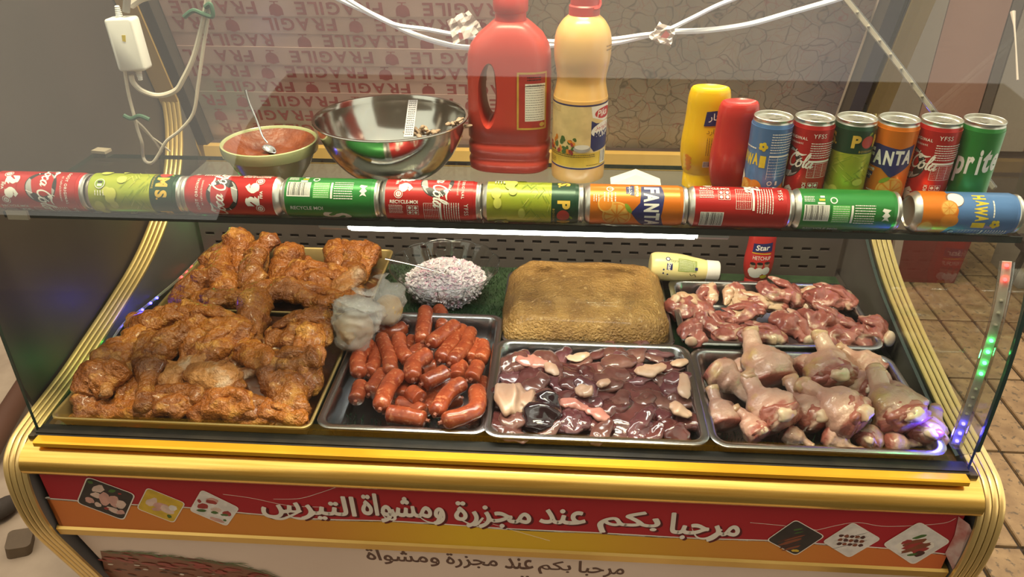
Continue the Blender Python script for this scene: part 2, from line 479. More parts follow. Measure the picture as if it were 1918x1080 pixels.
wb = MB(); wb.box((-3.2, 2.55, FZ), (4.2, 2.65, 1.6)); wb = struct(wb.build('wall_back', WALLM))
x = 1.30; k = 0; rd = random.Random(8)
for wd, mi in ((.22, 0), (.10, 2), (.22, 0), (.17, 1), (.05, 2), (.10, 1), (.13, 1), (.035, 2), (.14, 1), (.26, 0), (.05, 2), (.2, 1), (.3, 0), (.2, 1), (.3, 0)):
    m = MB(); m.box((x, 2.52 - rd.uniform(0, .03), FZ + .42), (x + wd - .006, 2.55, 1.55)); m.build('plank', PLK[mi], wb); x += wd
m = MB(); m.box((-2.2, -5.6, FZ), (5.5, -5.3, 5.6)); m.box((-9, -5.6, FZ), (-2.2, -5.3, 2.1)); struct(m.build('wall_front', mat('facing_wall', (.17, .13, .10), .9, ns=2)))
m = MB(); m.box((-3.3, -1.5, FZ), (-3.2, 2.65, 1.6)); struct(m.build('wall_left', WALLM))

# things on the ground behind the right end of the counter
t = thing('storage_crate', 'red plastic crate with a pale edge standing on tiles behind the counter', 'crate', (2.43, 2.12, FZ))
RC = mat('crate_red', (.17, .022, .018), .5)
m = MB(); m.prism([(-.13, 0), (.13, 0), (.155, .30), (-.155, .30)], 1, -.13, .13); m.build('body', RC, t)
m = MB(); m.box((-.165, -.145, .30), (.165, .145, .32)); m.build('rim', RC, t)
m = MB(); m.prism([(-.155, 0), (-.125, 0), (-.150, .30), (-.185, .30)], 1, -.155, -.131); m.build('edge_strip', mat('crate_edge', (.42, .33, .28), .5), t)
t = thing('low_stool', 'dark low stool standing right of the red crate', 'stool', (2.80, 1.72, FZ))
m = MB(); m.prism(rrect(-.15, -.13, .15, .13, .03), 2, .27, .31); m.build('seat', DARKM, t)
for sx in (-1, 1):
    for sy in (-1, 1): m = MB(); m.tube([(sx * .13, sy * .11, 0), (sx * .11, sy * .09, .27)], .014); m.build('leg', DARKM, t)
t = thing('cardboard_box', 'pale box standing on the tiles beside the dark stool', 'box', (2.98, 2.08, FZ))
m = MB(); m.box((-.17, -.12, 0), (.17, .12, .30)); m.build('body', mat('box_grey', (.30, .26, .21), .8), t)
m = MB(); m.box((-.17, -.13, .295), (-.004, .13, .305)); m.box((.004, -.13, .295), (.17, .13, .305)); m.build('flap', mat('box_flap', (.34, .29, .23), .8), t)
for k, (xx, yy) in enumerate(((2.22, 2.16), (2.28, 2.20))):
    pass
t = thing('wire_rack', 'grey wire rack leaning behind the right end of the counter', 'rack', (2.18, 2.2, FZ))
m = MB()
for i in range(9): m.tube([(-.12 + i * .03, 0, .02), (-.12 + i * .03, .08, .62)], .004, 6)
m.build('wire', mat('wire_grey', (.35, .30, .26), .5, .4), t)
m = MB()
for z, y in ((.02, 0), (.62, .08)): m.tube([(-.14, y, z), (.14, y, z)], .008, 8)
for s in (-1, 1): m.tube([(s * .14, 0, 0), (s * .14, .08, .63)], .008, 8)
m.build('frame', mat('wire_frame', (.30, .26, .22), .5, .4), t)
# left of the counter
t = thing('wooden_pole', 'dark brown wooden pole lying on the sandy ground left of the counter', 'pole', (-1.0, .95, FZ + .035))
a, b = at(-25, 850, Z=FZ + .05) - t.location, at(75, 672, Z=FZ + .05) - t.location
m = MB(); m.tube([a, a.lerp(b, .3) + Vector((0, 0, .006)), a.lerp(b, .7), b], [.034, .036, .033, .03], 12); m.build('shaft', mat('brown_wood', (.10, .045, .025), .6, ns=12, bump=.2, stretch=(1, .2, 1)), t, smooth=True)
t = thing('wooden_block', 'small brown rounded wooden block on the ground by the counter foot', 'block', at(38, 1018, Z=FZ + .01))
m = MB(); m.prism(rrect(-.030, -.036, .030, .036, .014), 2, -.02, .02); m.build('body', mat('block_brown', (.12, .085, .05), .7, ns=20, bump=.3), t, rot=(0, R(8), R(24)))
t = thing('dark_stone', 'dark lumpy stone on the ground at the left edge of the picture', 'stone', at(0, 962, Z=FZ + .02))
body([(-.05, -.03, 0), (0, 0, .02), (.02, .05, 0)], lambda q: .03 * sin(pi * max(.02, min(.98, q))) ** .5, 14, 12, .3, 18, 5).build('body', mat('stone_dark', (.045, .035, .027), .8, bump=.4), t, smooth='all')

# ------------------------------------------------------------------ the counter
X0, X1 = 0.0, 1.475
CASE = thing('display_counter', 'gold trimmed glass meat display counter with red and white sign panels', 'display case', (.737, .2, FZ))


def part(mb, name, mats, smooth=False, parent=CASE):
    """Build in place (world coordinates) and hang under the counter."""
    o = mb.build(name, mats, parent, smooth)
    off = parent.location + (parent.parent.location if parent.parent else Vector())
    if o.data.users == 1: o.data.transform(Matrix.Translation(-off))
    return o


STRIP = cm([(0, y, z) for y, z in
            [(.02, -1.10), (-.03, -.90), (-.072, -.77), (-.108, -.66), (-.134, -.575), (-.142, -.50), (-.134, -.437), (-.108, -.408), (-.067, -.397), (0, -.389), (.06, -.381), (.13, -.367), (.24, -.344), (.36, -.312),
             (.468, -.262), (.56, -.195), (.612, -.11), (.628, -.03)]], 5)
SP = [(p.y, p.z) for p in STRIP]
for side, xa, xb in (('left', -.055, -.014), ('right', 1.489, 1.530)):
    m = MB(); m.prism(SP + [(.66, -.03), (.66, -1.1)], 0, xa + .001, xb - .001)
    ep = part(m, 'end_panel', SIDEM)
    # fluted gold band on the panel's edge: four ribs with grooves between
    m = MB(); g = MB(); wd = (xb - xa) / 4
    for r in range(4):
        u0, u1 = xa + r * wd + .0007, xa + (r + 1) * wd - .0007; rs = []
        for i, (y, z) in enumerate(SP):
            a, b = SP[max(i - 1, 0)], SP[min(i + 1, len(SP) - 1)]; ty, tz = b[0] - a[0], b[1] - a[1]; L = sqrt(ty * ty + tz * tz); ny, nz = -tz / L, ty / L
            rs.append([(u0, y + ny * h, z + nz * h) if q == 0 else (u1, y + ny * h, z + nz * h) if q == 3 else ((u0 + (u1 - u0) * (.18 if q == 1 else .82)), y + ny * h, z + nz * h)
                       for q, h in ((0, -.001), (0, .0035), (1, .0048), (2, .0048), (3, .0035), (3, -.001))])
        o = MB(); o.rings(rs); part(o, 'gold_rib', GOLDS, 50, ep)
# cabinet body, deck, rear
m = MB(); m.box((X0 - .013, -.085, -.44), (X1 + .013, .60, -.412)); part(m, 'deck', DARKM)
m = MB(); m.prism([(-.112, -.44), (.60, -.44), (.60, -1.12), (.02, -1.12)], 0, X0 - .013, X1 + .013); part(m, 'cabinet_body', SIDEM)
for sx in (.06, 1.41):
    for sy in (.1, .52): m = MB(); m.lathe([(.03, 0), (.03, .03), (.02, .085)], 12, (sx, sy, FZ), cap=(True, True)); part(m, 'foot', BLACK, True)
# perforated rear panel with real slots
m = MB(); yb, yf = .566, .56; rows = [-.343, -.365, -.388]; zt, zb = -.225, -.412; hs = .0038; pitch, sw = .0405, .021
def slab(x0, x1, z0, z1): m.box((x0, yf, z0), (x1, yb, z1))
zz = zt
for ri, rz in enumerate(rows):
    slab(X0, X1, rz + hs, zz); x = X0; off = .012 + (pitch / 2 if ri % 2 else 0)
    while off < X1 - .03:
        slab(x, off, rz - hs, rz + hs); x = off + sw; off += pitch
    slab(x, X1, rz - hs, rz + hs); zz = rz - hs
slab(X0, X1, zb, zz)
part(m, 'perforated_panel', mat('perforated_grey', (.150, .122, .105), .42, .25, (.125, .10, .088), ns=8))
m = MB(); m.box((X0, .59, -.412), (X1, .60, -.225)); part(m, 'panel_backing', BLACK)
LEDGE = mat('ledge_grey', (.38, .36, .34), .35, .5, (.32, .30, .28), ns=5)
m = MB(); m.box((X0, .55, -.225), (X1, .66, -.203)); part(m, 'rear_ledge', LEDGE)
m = MB(); m.box((X0, .662, -.203), (X1, .685, -.165)); part(m, 'rear_rail', WOODW)
# green grass mat
GRASS = mat('grass_mat_green', (.022, .055, .018), .7, 0, (.010, .028, .009), ns=50)
GB = mat('grass_blade_green', (.028, .085, .022), .6, 0, (.012, .035, .011), ns=90)
mat_o = MB().box((X0, -.08, -.412), (X1, .555, -.409)).build('grass_mat', GRASS); tag(mat_o, 'dark green artificial grass mat lining the counter deck under the trays', 'mat')
g = MB(); rd = random.Random(4)
for i in range(9000):
    if i < 4500: x, y = rd.uniform(.01, 1.46), rd.uniform(-.08, -.06 if i % 3 else .0)
    else: x, y = rd.uniform(.45, .80), rd.uniform(.2, .55)
    a = rd.uniform(0, 6.28); l = rd.uniform(.004, .010); dx, dy = cos(a) * .0012, sin(a) * .0012; tx, ty = rd.uniform(-.005, .005), rd.uniform(-.005, .005)
    g.add([(x - dx, y - dy, -.409), (x + dx, y + dy, -.409), (x + tx, y + ty, -.409 + l)], [(0, 1, 2)])
o = g.build('blades', GB, mat_o); o['kind'] = 'stuff'

# front rails
m = MB(); pr = []
for i in range(25):
    a = pi * (-.62 + 1.36 * i / 24); pr.append((-.112 - .040 * cos(a), -.420 + .0285 * sin(a)))
rs = [[(x, y, z) for y, z in pr] for x in (X0 - .012, X1 + .012)]; rs = list(zip(*rs)); m.rings([list(r) for r in zip(*rs)], closed=False, cap=(False, False)); part(m, 'round_rail', GOLD, 'all')
m = MB(); m.box((X0 - .012, -.112, -.449), (X1 + .012, -.09, -.385)); part(m, 'rail_core', GROOVE)
m = MB(); m.prism([(-.132, -.3890), (-.1345, -.3865), (-.1345, -.3795), (-.132, -.377), (-.118, -.377), (-.118, -.3890)], 0, X0 + .012, X1 - .012); part(m, 'upper_rail', AMBER, 30)
m = MB(); m.prism([(-.113, -.378), (-.113, -.3755), (-.092, -.3755), (-.092, -.41), (-.085, -.42), (-.118, -.42), (-.118, -.378)], 0, X0 + .005, X1 - .005); part(m, 'glass_channel', mat('channel_dark_gold', (.022, .019, .011), .6, .2, (.010, .009, .006), ns=20))
m = MB(); m.prism([(-.127, -.573), (-.131, -.577), (-.127, -.594), (-.123, -.597), (-.100, -.597), (-.100, -.573)], 0, X0 - .012, X1 + .012); part(m, 'lower_rail', mat('gold_rail_dark', (.62, .42, .12), .34, .8, (.55, .36, .09), ns=8), 30)

# curved front glass, glass shelf, end panes
GP = [(y, z) for _, y, z in cm([(0, y, z) for y, z in [(-.104, -.392), (-.104, -.30), (-.101, -.20), (-.090, -.11), (-.071, -.05), (-.050, 0), (-.022, .06), (.012, .13), (.052, .20), (.10, .27), (.165, .34), (.25, .40)]], 4)]
def pane(pts, th):
    out = []
    for i, (y, z) in enumerate(pts):
        a, b = pts[max(i - 1, 0)], pts[min(i + 1, len(pts) - 1)]; ty, tz = b[0] - a[0], b[1] - a[1]; L = sqrt(ty * ty + tz * tz); out.append((y + tz / L * th, z - ty / L * th))
    return out
inn = pane(GP, .006)
m = MB(); rs = [[(X0, y, z) for y, z in GP], [(X1, y, z) for y, z in GP], [(X1, y, z) for y, z in inn], [(X0, y, z) for y, z in inn]]
n = len(GP)
for k, mi in ((0, 0), (1, 1), (2, 0), (3, 1)):
    a, b = rs[k], rs[(k + 1) % 4]; m.add(a + b, [(i, i + 1, n + i + 1, n + i) for i in range(n - 1)], mi)
m.add([rs[q][n - 1] for q in range(4)] + [rs[q][0] for q in range(4)], [(0, 1, 2, 3), (4, 5, 6, 7)], 1)
part(m, 'front_glass', [TGLASS, EDGE], 'all')
m = MB(); a, b = (.004, -.012, -.0385), (1.487, .238, -.031)
m.add([(x, y, z) for z in (a[2], b[2]) for y in (a[1], b[1]) for x in (a[0], b[0])], [(0, 2, 3, 1), (4, 5, 7, 6)], 0)
m.add([(x, y, z) for z in (a[2], b[2]) for y in (a[1], b[1]) for x in (a[0], b[0])], [(0, 1, 5, 4), (2, 6, 7, 3), (0, 4, 6, 2), (1, 3, 7, 5)], 1)
part(m, 'glass_shelf', [glass('shelf_glass', (.90, .94, .92), .05), EDGE])
TINT = mat('dark_tinted_pane', (.062, .047, .036), .55, 0, (.050, .038, .029), ns=3, spec=.3)
gp2 = [(y + .008, z) for y, z in GP if z > -.37]
low = [(y, z - .002) for y, z in SP if y > -.06 and z > -.4][::-1]
m = MB(); m.prism([(y + .068, z) for y, z in gp2] + [(.70, .46), (.70, -.6), (.02, -.6)], 0, -.068, -.061); part(m, 'end_pane', TINT)  # the left end is closed by a dark pane outside the frame
EG = glass('end_glass', (.90, .92, .90), .04)
m = MB(); pts = gp2 + [(.66, .40), (.66, -.03)] + low; n = len(pts)
xa, xb = 1.480, 1.486
m.add([(xa, y, z) for y, z in pts] + [(xb, y, z) for y, z in pts], [tuple(range(n)), tuple(range(2 * n - 1, n - 1, -1))], 0)
m.add([(xa, y, z) for y, z in pts] + [(xb, y, z) for y, z in pts], [(j, n + j, n + (j + 1) % n, (j + 1) % n) for j in range(n)], 1)
part(m, 'end_pane', [EG, EDGE])

m = MB(); m.tube([at(1897, 22, X=1.470), at(1900, 48, X=1.470), at(1903, 90, X=1.470), at(1906, 150, X=1.470)], [.0036, .0014, .0010, .0016], 8); part(m, 'silicone_bead', mat('silicone', (.50, .40, .35), .35), True)
# tube light under the shelf
TUBE = mat('lit_tube', (1, 1, 1), .4, emit=(1, .96, .90), es=15)
m = MB(); m.box((.47, .024, -.0530), (1.095, .075, -.0406)); tb = part(m, 'tube_light', DARKM)
m = MB(); m.box((.004, -.0150, -.0400), (1.487, -.0121, -.0305)); m.box((.004, -.0121, -.0405), (1.487, .018, -.0386)); part(m, 'shelf_edge_strip', mat('edge_strip_dark', (.040, .050, .044), .35, .3))  # front box edges the shelf; underside leg added to block tube glare
m = MB(); m.prism([(.018, -.0595), (.026, -.0670), (.062, -.0670), (.070, -.0595), (.070, -.0532), (.018, -.0532)], 0, .522, 1.043); part(m, 'tube', TUBE, 30, tb)
for a, b in ((.474, .519), (1.046, 1.092)): m = MB(); m.prism([(.018, -.0595), (.026, -.0660), (.062, -.0660), (.070, -.0595), (.070, -.0532), (.018, -.0532)], 0, a, b); part(m, 'end_cap', WHITE, 30, tb)

# rear panel of the stall: boards covered in tape and in patterned paper, leaning in its gold frame
def PY(z): return .648 - .36 * z
DBOARD = mat('dark_frame_board', (.055, .043, .034), .6, ns=6)
bp = thing('backing_panel', 'leaning rear panel, left half covered in printed tape, right half in patterned paper', 'panel', (.737, .7, -.16))
ang = atan2(.36, 1)
TAPE = mat('pale_pink_tape', (.64, .465, .40), .28, 0, (.55, .38, .33), ns=9, nd=6)
add_third(TAPE, (.40, .36, .27), 5, .52, .68)
TAPER = mat('tape_print_red', (.42, .125, .125), .4, 0, (.34, .10, .10), ns=40, rng=(.4, .7))
PAPER = mat('patterned_paper', (.40, .315, .215), .5, 0, (.28, .235, .165), ns=8, nd=6)
nt = PAPER.node_tree; bs_ = nt.nodes['Principled BSDF']; src = bs_.inputs['Base Color'].links[0].from_socket
tc = nt.nodes.new('ShaderNodeTexCoord'); nz = nt.nodes.new('ShaderNodeTexNoise'); nz.inputs['Scale'].default_value = 14
mxv = nt.nodes.new('ShaderNodeMix'); mxv.data_type = 'RGBA'; mxv.inputs[0].default_value = .06
nt.links.new(tc.outputs['Object'], nz.inputs['Vector']); nt.links.new(tc.outputs['Object'], mxv.inputs[6]); nt.links.new(nz.outputs['Color'], mxv.inputs[7])
for scale, col, wd, seed in ((26, (.085, .065, .045), .045, 0), (17, (.34, .25, .15), .035, 1), (34, (.30, .11, .08), .02, 2)):
    vo = nt.nodes.new('ShaderNodeTexVoronoi'); vo.feature = 'DISTANCE_TO_EDGE'; vo.inputs['Scale'].default_value = scale
    mp = nt.nodes.new('ShaderNodeMapping'); mp.inputs['Location'].default_value = (seed, seed * .3, 0); nt.links.new(mxv.outputs[2], mp.inputs[0]); nt.links.new(mp.outputs[0], vo.inputs['Vector'])
    mr = nt.nodes.new('ShaderNodeMapRange'); mr.inputs[1].default_value = wd; mr.inputs[2].default_value = 0; mr.inputs[3].default_value = 0; mr.inputs[4].default_value = .75; nt.links.new(vo.outputs['Distance'], mr.inputs[0])
    mx = nt.nodes.new('ShaderNodeMix'); mx.data_type = 'RGBA'; nt.links.new(mr.outputs[0], mx.inputs[0]); nt.links.new(src, mx.inputs[6]); mx.inputs[7].default_value = col + (1,); src = mx.outputs[2]
nt.links.new(src, bs_.inputs['Base Color'])
def onp(x, z): return Vector((x, PY(z), z)) - bp.location
UZ = Vector((0, -.36, 1)).normalized(); UX = Vector((1, 0, 0)); NP = UX.cross(UZ).normalized()
def pslab(x0, x1, z0, z1, th, name, m_, pr_=bp, lift=0, skew=0):
    o = MB(); q = [onp(x0, z0) + NP * lift, onp(x1, z0 + skew) + NP * lift, onp(x1, z1 + skew) + NP * lift, onp(x0, z1) + NP * lift]
    o.add([p for p in q] + [p + NP * th for p in q], [(3, 2, 1, 0), (4, 5, 6, 7), (0, 1, 5, 4), (1, 2, 6, 5), (2, 3, 7, 6), (3, 0, 4, 7)]); return o.build(name, m_, pr_)
pslab(.006, .76, -.165, .42, -.012, 'tape_board', TAPE)
pslab(.735, 1.44, -.165, .42, -.010, 'patterned_sheet', PAPER, lift=.001)
rd = random.Random(21); zr = -.150; k = 0
while zr < .40:
    st = pslab(.010, .742 + rd.uniform(-.01, .015), zr, zr + .041, .0006, 'tape_strip', TAPE, lift=.0004 + .0006 * (k % 3), skew=rd.uniform(-.004, .004))
    pr_ = Print([TAPER]); u = rd.uniform(-.26, 0); h = .0285
    pitch_ = .262
    while u < .76:
        if u + .2 > .02 and u < .70:
            for ci, ch in enumerate('ELIGARF'):
                cw = (.021, .019, .006, .027, .028, .025, .021)[ci]
                cx = u + (.012, .038, .056, .080, .112, .143, .171)[ci]
                if .02 < cx < .728 and not rd.random() < .03: pr_.text(ch, cx, .0205, h, 0, rot=pi, bold=.022, w=cw)
        gx = u + .222
        if .03 < gx < .72:
            pr_.disc(gx, .016, .014, 0, .014, 16); pr_.rect(gx - .014, .005, gx + .014, .017, 0); pr_.rect(gx - .0015, .028, gx + .0015, .034, 0); pr_.rect(gx - .009, .0335, gx + .009, .0355, 0)
        u += pitch_
    o = link('lettering', pr_.plane('lettering', onp(0, zr) + NP * (.0012 + .0006 * (k % 3)), UX, UZ, dz=.000002), st); o['kind'] = 'stuff'
    zr += .0345 + rd.uniform(-.004, .004); k += 1
# crumpled loose tape pieces holding the light strings
TW = mat('tape_white', (.78, .70, .66), .3); 
# gold posts with dark boards
m = MB(); m.add([(-.058, PY(z) - .045, z) for z in (-.20, .45)] + [(-.016, PY(z) - .045, z) for z in (-.20, .45)] + [(-.058, PY(z) + .02, z) for z in (-.20, .45)] + [(-.016, PY(z) + .02, z) for z in (-.20, .45)],
      [(0, 1, 3, 2), (4, 6, 7, 5), (0, 4, 5, 1), (2, 3, 7, 6), (0, 2, 6, 4), (1, 5, 7, 3)]); m.build('rear_post', WOODW, CASE).data.transform(Matrix.Translation(-CASE.location))
m = MB(); m.add([(1.488, PY(z) - .045, z) for z in (-.20, .45)] + [(1.53, PY(z) - .045, z) for z in (-.20, .45)] + [(1.488, PY(z) + .02, z) for z in (-.20, .45)] + [(1.53, PY(z) + .02, z) for z in (-.20, .45)],
      [(0, 1, 3, 2), (4, 6, 7, 5), (0, 4, 5, 1), (2, 3, 7, 6), (0, 2, 6, 4), (1, 5, 7, 3)]); m.build('rear_post', WOODW, CASE).data.transform(Matrix.Translation(-CASE.location))
for a, b in ((-.015, .008), (1.450, 1.477)):
    m = MB(); m.add([(a, PY(z) - .040, z) for z in (-.165, .45)] + [(b, PY(z) - .040, z) for z in (-.165, .45)] + [(a, PY(z) + .012, z) for z in (-.165, .45)] + [(b, PY(z) + .012, z) for z in (-.165, .45)],
          [(0, 1, 3, 2), (4, 6, 7, 5), (0, 4, 5, 1), (2, 3, 7, 6), (0, 2, 6, 4), (1, 5, 7, 3)]); m.build('frame_board', DBOARD, CASE).data.transform(Matrix.Translation(-CASE.location))

# ------------------------------------------------------------------ sign panels (flat print)
SO = Vector((0, -.1275, -.573)); SU = Vector((1, 0, 0)); SV = Vector((0, -.045, 1)).normalized()
SRED = mat('sign_red', (.40, .018, .022), .32, 0, (.36, .014, .018), ns=3, coat=.3)
m = MB(); q = [SO, SO + SU * X1, SO + SU * X1 + SV * .130, SO + SV * .130]
m.add([p for p in q] + [p + Vector((0, .004, 0)) for p in q], [(0, 1, 2, 3), (7, 6, 5, 4), (0, 4, 5, 1), (1, 5, 6, 2), (2, 6, 7, 3), (3, 7, 4, 0)])
SIGN = part(m, 'sign_panel', SRED)
SNV = SU.cross(SV).normalized()
def s2(px, py, o=SO, vv=SV, n=None):
    p = atp(px, py, o, n or SNV) - o; return (p.dot(SU), p.dot(vv))
SBAND = bpy.data.materials.new('sign_band'); SBAND.use_nodes = True; nt = SBAND.node_tree; b = nt.nodes['Principled BSDF']; b.inputs['Roughness'].default_value = .32; b.inputs['Coat Weight'].default_value = .3
tc = nt.nodes.new('ShaderNodeTexCoord'); sx = nt.nodes.new('ShaderNodeSeparateXYZ'); rp = nt.nodes.new('ShaderNodeValToRGB')
nt.links.new(tc.outputs['Object'], sx.inputs[0]); mr = nt.nodes.new('ShaderNodeMapRange'); mr.inputs[1].default_value = -.737; mr.inputs[2].default_value = .737; nt.links.new(sx.outputs[0], mr.inputs[0]); nt.links.new(mr.outputs[0], rp.inputs[0])
e = rp.color_ramp.elements; e[0].position = .0; e[0].color = (.62, .17, .03, 1); e[1].position = 1; e[1].color = (.60, .13, .03, 1)
for p_, c_ in ((.3, (.60, .24, .03)), (.48, (.70, .42, .02)), (.6, (.66, .38, .02)), (.76, (.58, .24, .03))): k = e.new(p_); k.color = c_ + (1,)
nt.links.new(rp.outputs[0], b.inputs['Base Color'])
SHD = mat('print_shadow_red', (.10, .008, .010), .4); PBROWN = mat('print_brown', (.085, .022, .012), .4)
PRT = {}
def pm(name, col):
    if name not in PRT: PRT[name] = mat('print_' + name, col, .4, 0, tuple(c * .8 for c in col), ns=60)
    return PRT[name]
curve = [s2(*p) for p in [(85, 931), (99, 934), (247, 945), (344, 950), (469, 962), (596, 972), (757, 977), (950, 990), (1121, 998), (1301, 1008), (1433, 1012), (1560, 1020), (1700, 1030), (1812, 1040)]]
curve[0] = (0.0, curve[0][1]); curve[-1] = (X1, curve[-1][1])
cc = cm([Vector((a, b_, 0)) for a, b_ in curve], 4)
pr_ = Print([SBAND, CREAMP, SHD])
for a, b_ in zip(cc, cc[1:]): pr_.poly([(a.x, 0), (b_.x, 0), (b_.x, b_.y), (a.x, a.y)], 0, 1)
pr_.stroke([(p.x, p.y) for p in cc[::4]], .0045, 1)
WORDS = [('\ufe8e\ufe92\ufea3\ufeae\ufee3', 1255, 1386, 962, 1012), ('\ufee2\ufedc\ufe91', 1120, 1236, 956, 998), ('\ufeaa\ufee8\ufecb', 1011, 1097, 953, 980), ('\ufe93\ufead\ufeb0\ufea0\ufee3', 852, 994, 941, 988),
         ('\ufe93\ufe8d\ufeee\ufeb8\ufee3\ufeed', 678, 832, 926, 978), ('\ufeb1\ufeae\ufef4\ufe98\ufedf\ufe8d', 489, 665, 926, 972)]
TAILS = (((1352, 990), (1325, 1006), (1305, 1004), (1296, 988)), ((565, 955), (530, 970), (505, 966), (489, 950)), ((590, 960), (570, 970), (545, 966), (535, 952)), ((735, 952), (740, 970), (725, 970), (713, 958)), ((826, 955), (818, 976), (800, 975), (780, 962)), ((905, 968), (890, 982), (870, 975), (853, 965)))
for t_, xa, xb, ya, yb_ in WORDS:
    wp = Print([CREAMP, SHD])
    for dx, dz_, mi in ((.004, -.003, 1), (0, 0, 0)):
        ym = (ya + yb_) / 2; a = s2(xa, ym); b_ = s2(xb, ym); hi = s2((xa + xb) / 2, ya)[1]; lo = s2((xa + xb) / 2, yb_)[1]
        for ox, oy in ((.0011, 0), (-.0011, 0), (0, .0011), (0, -.0011), (.0008, .0008), (-.0008, -.0008), (0, 0)): wp.text(t_, (a[0] + b_[0]) / 2 + dx + ox, (hi + lo) / 2 + dz_ + oy, hi - lo, mi, w=b_[0] - a[0], bold=.010)
    for pts in TAILS:
        if xa <= pts[0][0] <= xb: wp.stroke([s2(*p) for p in pts], [.004, .0052, .003, .0008], 0, 8)
    link('lettering', wp.plane('lettering', SO - CASE.location - SIGN.location, SU, SV, dz=.00004, base=.0005), SIGN)['kind'] = 'stuff'
for pts in (((418, 925), (470, 932), (540, 946), (602, 949)), ((512, 934), (560, 933), (600, 922), (640, 908)), ((905, 975), (960, 992), (1030, 1012)), ((1405, 978), (1470, 984), (1530, 992)), ((1530, 992), (1600, 978), (1660, 985), (1760, 980), (1790, 970))):
    pr_.stroke([s2(*p) for p in pts], .0009, 1, 8)
PHW, PHK = pm('photo_white', (.75, .68, .58)), pm('photo_dark', (.045, .035, .028))
PINK, PALE, PRED, PGRN, PYEL = pm('meat_pink', (.62, .33, .25)), pm('meat_pale', (.70, .50, .38)), pm('meat_red', (.36, .045, .035)), pm('herb_green', (.07, .14, .03)), pm('photo_yellow', (.66, .42, .04))
PBRN, PDBR = pm('grill_brown', (.24, .07, .03)), pm('grill_dark', (.085, .03, .02))
BM = [CREAMP, PHK, PHW, PINK, PALE, PRED, PGRN, PYEL, PBRN, PDBR]
def photo(cs, back, items, seed, border=True):
    sp2 = Print(BM)
    q = [Vector((*s2(*c), 0)) for c in cs]; c0 = sum(q, Vector()) / 4
    def rnd(f, r=.12):
        out = []
        for i in range(4):
            a, b_, c_ = q[i - 1], q[i], q[(i + 1) % 4]
            for t_ in (0, .25, .5, .75, 1): out.append(c0 + ((b_.lerp(a, r) * (1 - t_) ** 2 + b_ * 2 * t_ * (1 - t_) + b_.lerp(c_, r) * t_ * t_) - c0) * f)
        return [(p.x, p.y) for p in out]
    if border: sp2.poly(rnd(1.05), 0)
    sp2.poly(rnd(1.0), back); rd = random.Random(seed)
    for (fx, fy, r, ry, mi, ro) in items:
        p = c0 + (q[1] - q[0]) * fx + (q[3] - q[0]) * fy; s_ = (q[1] - q[0]).length
        pts = []
        for i in range(14):
            a = 2 * pi * i / 14; k_ = 1 + rd.uniform(-.16, .16); x_, y_ = r * s_ * cos(a) * k_, ry * s_ * sin(a) * k_
            pts.append((p.x + x_ * cos(ro) - y_ * sin(ro), p.y + x_ * sin(ro) + y_ * cos(ro)))
        sp2.poly(pts, mi)
    link('photo', sp2.plane('photo', SO - CASE.location - SIGN.location, SU, SV, dz=.000012, base=.0009), SIGN)['kind'] = 'stuff'
photo([(165, 893), (252, 925), (231, 972), (146, 940)], 1, [(-.22, -.25, .16, .1, 4, .5), (-.2, 0, .13, .09, 4, -.4), (-.3, .25, .1, .1, 3, 0), (-.02, .02, .12, .2, 3, -.3), (.18, -.02, .12, .19, 3, -.2), (-.1, .3, .08, .07, 4, 0), (.33, .0, .1, .14, 4, -.5), (.25, .3, .17, .08, 4, -.6), (.1, .33, .06, .04, 5, 0), (.05, -.35, .09, .05, 6, .3), (.22, -.35, .04, .03, 5, 0), (-.42, -.38, .06, .05, 6, 0), (.4, .28, .1, .07, 3, .2)], 1)
photo([(277, 913), (346, 941), (325, 977), (258, 951)], 7, [(-.25, 0, .2, .12, 4, .7), (0, .02, .22, .13, 3, -.3), (.2, .05, .2, .14, 4, -.5), (-.05, .22, .13, .06, 3, 0), (.3, -.1, .12, .1, 2, .5), (.32, .3, .06, .07, 6, .2)], 2)
photo([(379, 917), (447, 950), (424, 983), (357, 955)], 2, [(-.15, -.3, .16, .08, 3, -.2), (-.15, -.2, .15, .07, 5, -.2), (-.28, .12, .14, .1, 5, .2), (-.25, .3, .13, .05, 6, 0), (.05, .02, .13, .09, 4, 0), (.05, .14, .1, .05, 6, 0), (.33, -.05, .12, .1, 5, .3), (.3, .05, .1, .04, 6, 0), (.2, .38, .2, .07, 3, -.4), (.38, .25, .05, .04, 6, 0), (-.42, -.02, .05, .07, 5, 0)], 3)
photo([(1490, 973), (1543, 1003), (1490, 1038), (1437, 1010)], 1, [(-.1, .1, .32, .05, 9, .55), (0, .2, .32, .05, 8, .5), (.1, .28, .3, .04, 9, .5), (.2, .36, .26, .04, 8, .5), (-.02, .0, .28, .03, 8, .5), (.36, .36, .1, .05, 7, 0), (-.2, -.28, .12, .03, 6, .3), (-.1, -.2, .13, .02, 6, .4)], 4)
it = []
for k_ in range(3):
    it.append((-.10 + .1 * k_, -.12 + .13 * k_, .46, .008, 1, .46))
    for j_ in range(5): it.append((-.10 + .1 * k_ + (j_ - 2) * .115, -.12 + .13 * k_ - (j_ - 2) * .075, .065, .055, 8 if (j_ + k_) % 2 else 9, .4))
photo([(1597, 978), (1648, 1008), (1590, 1042), (1542, 1013)], 2, it, 5)
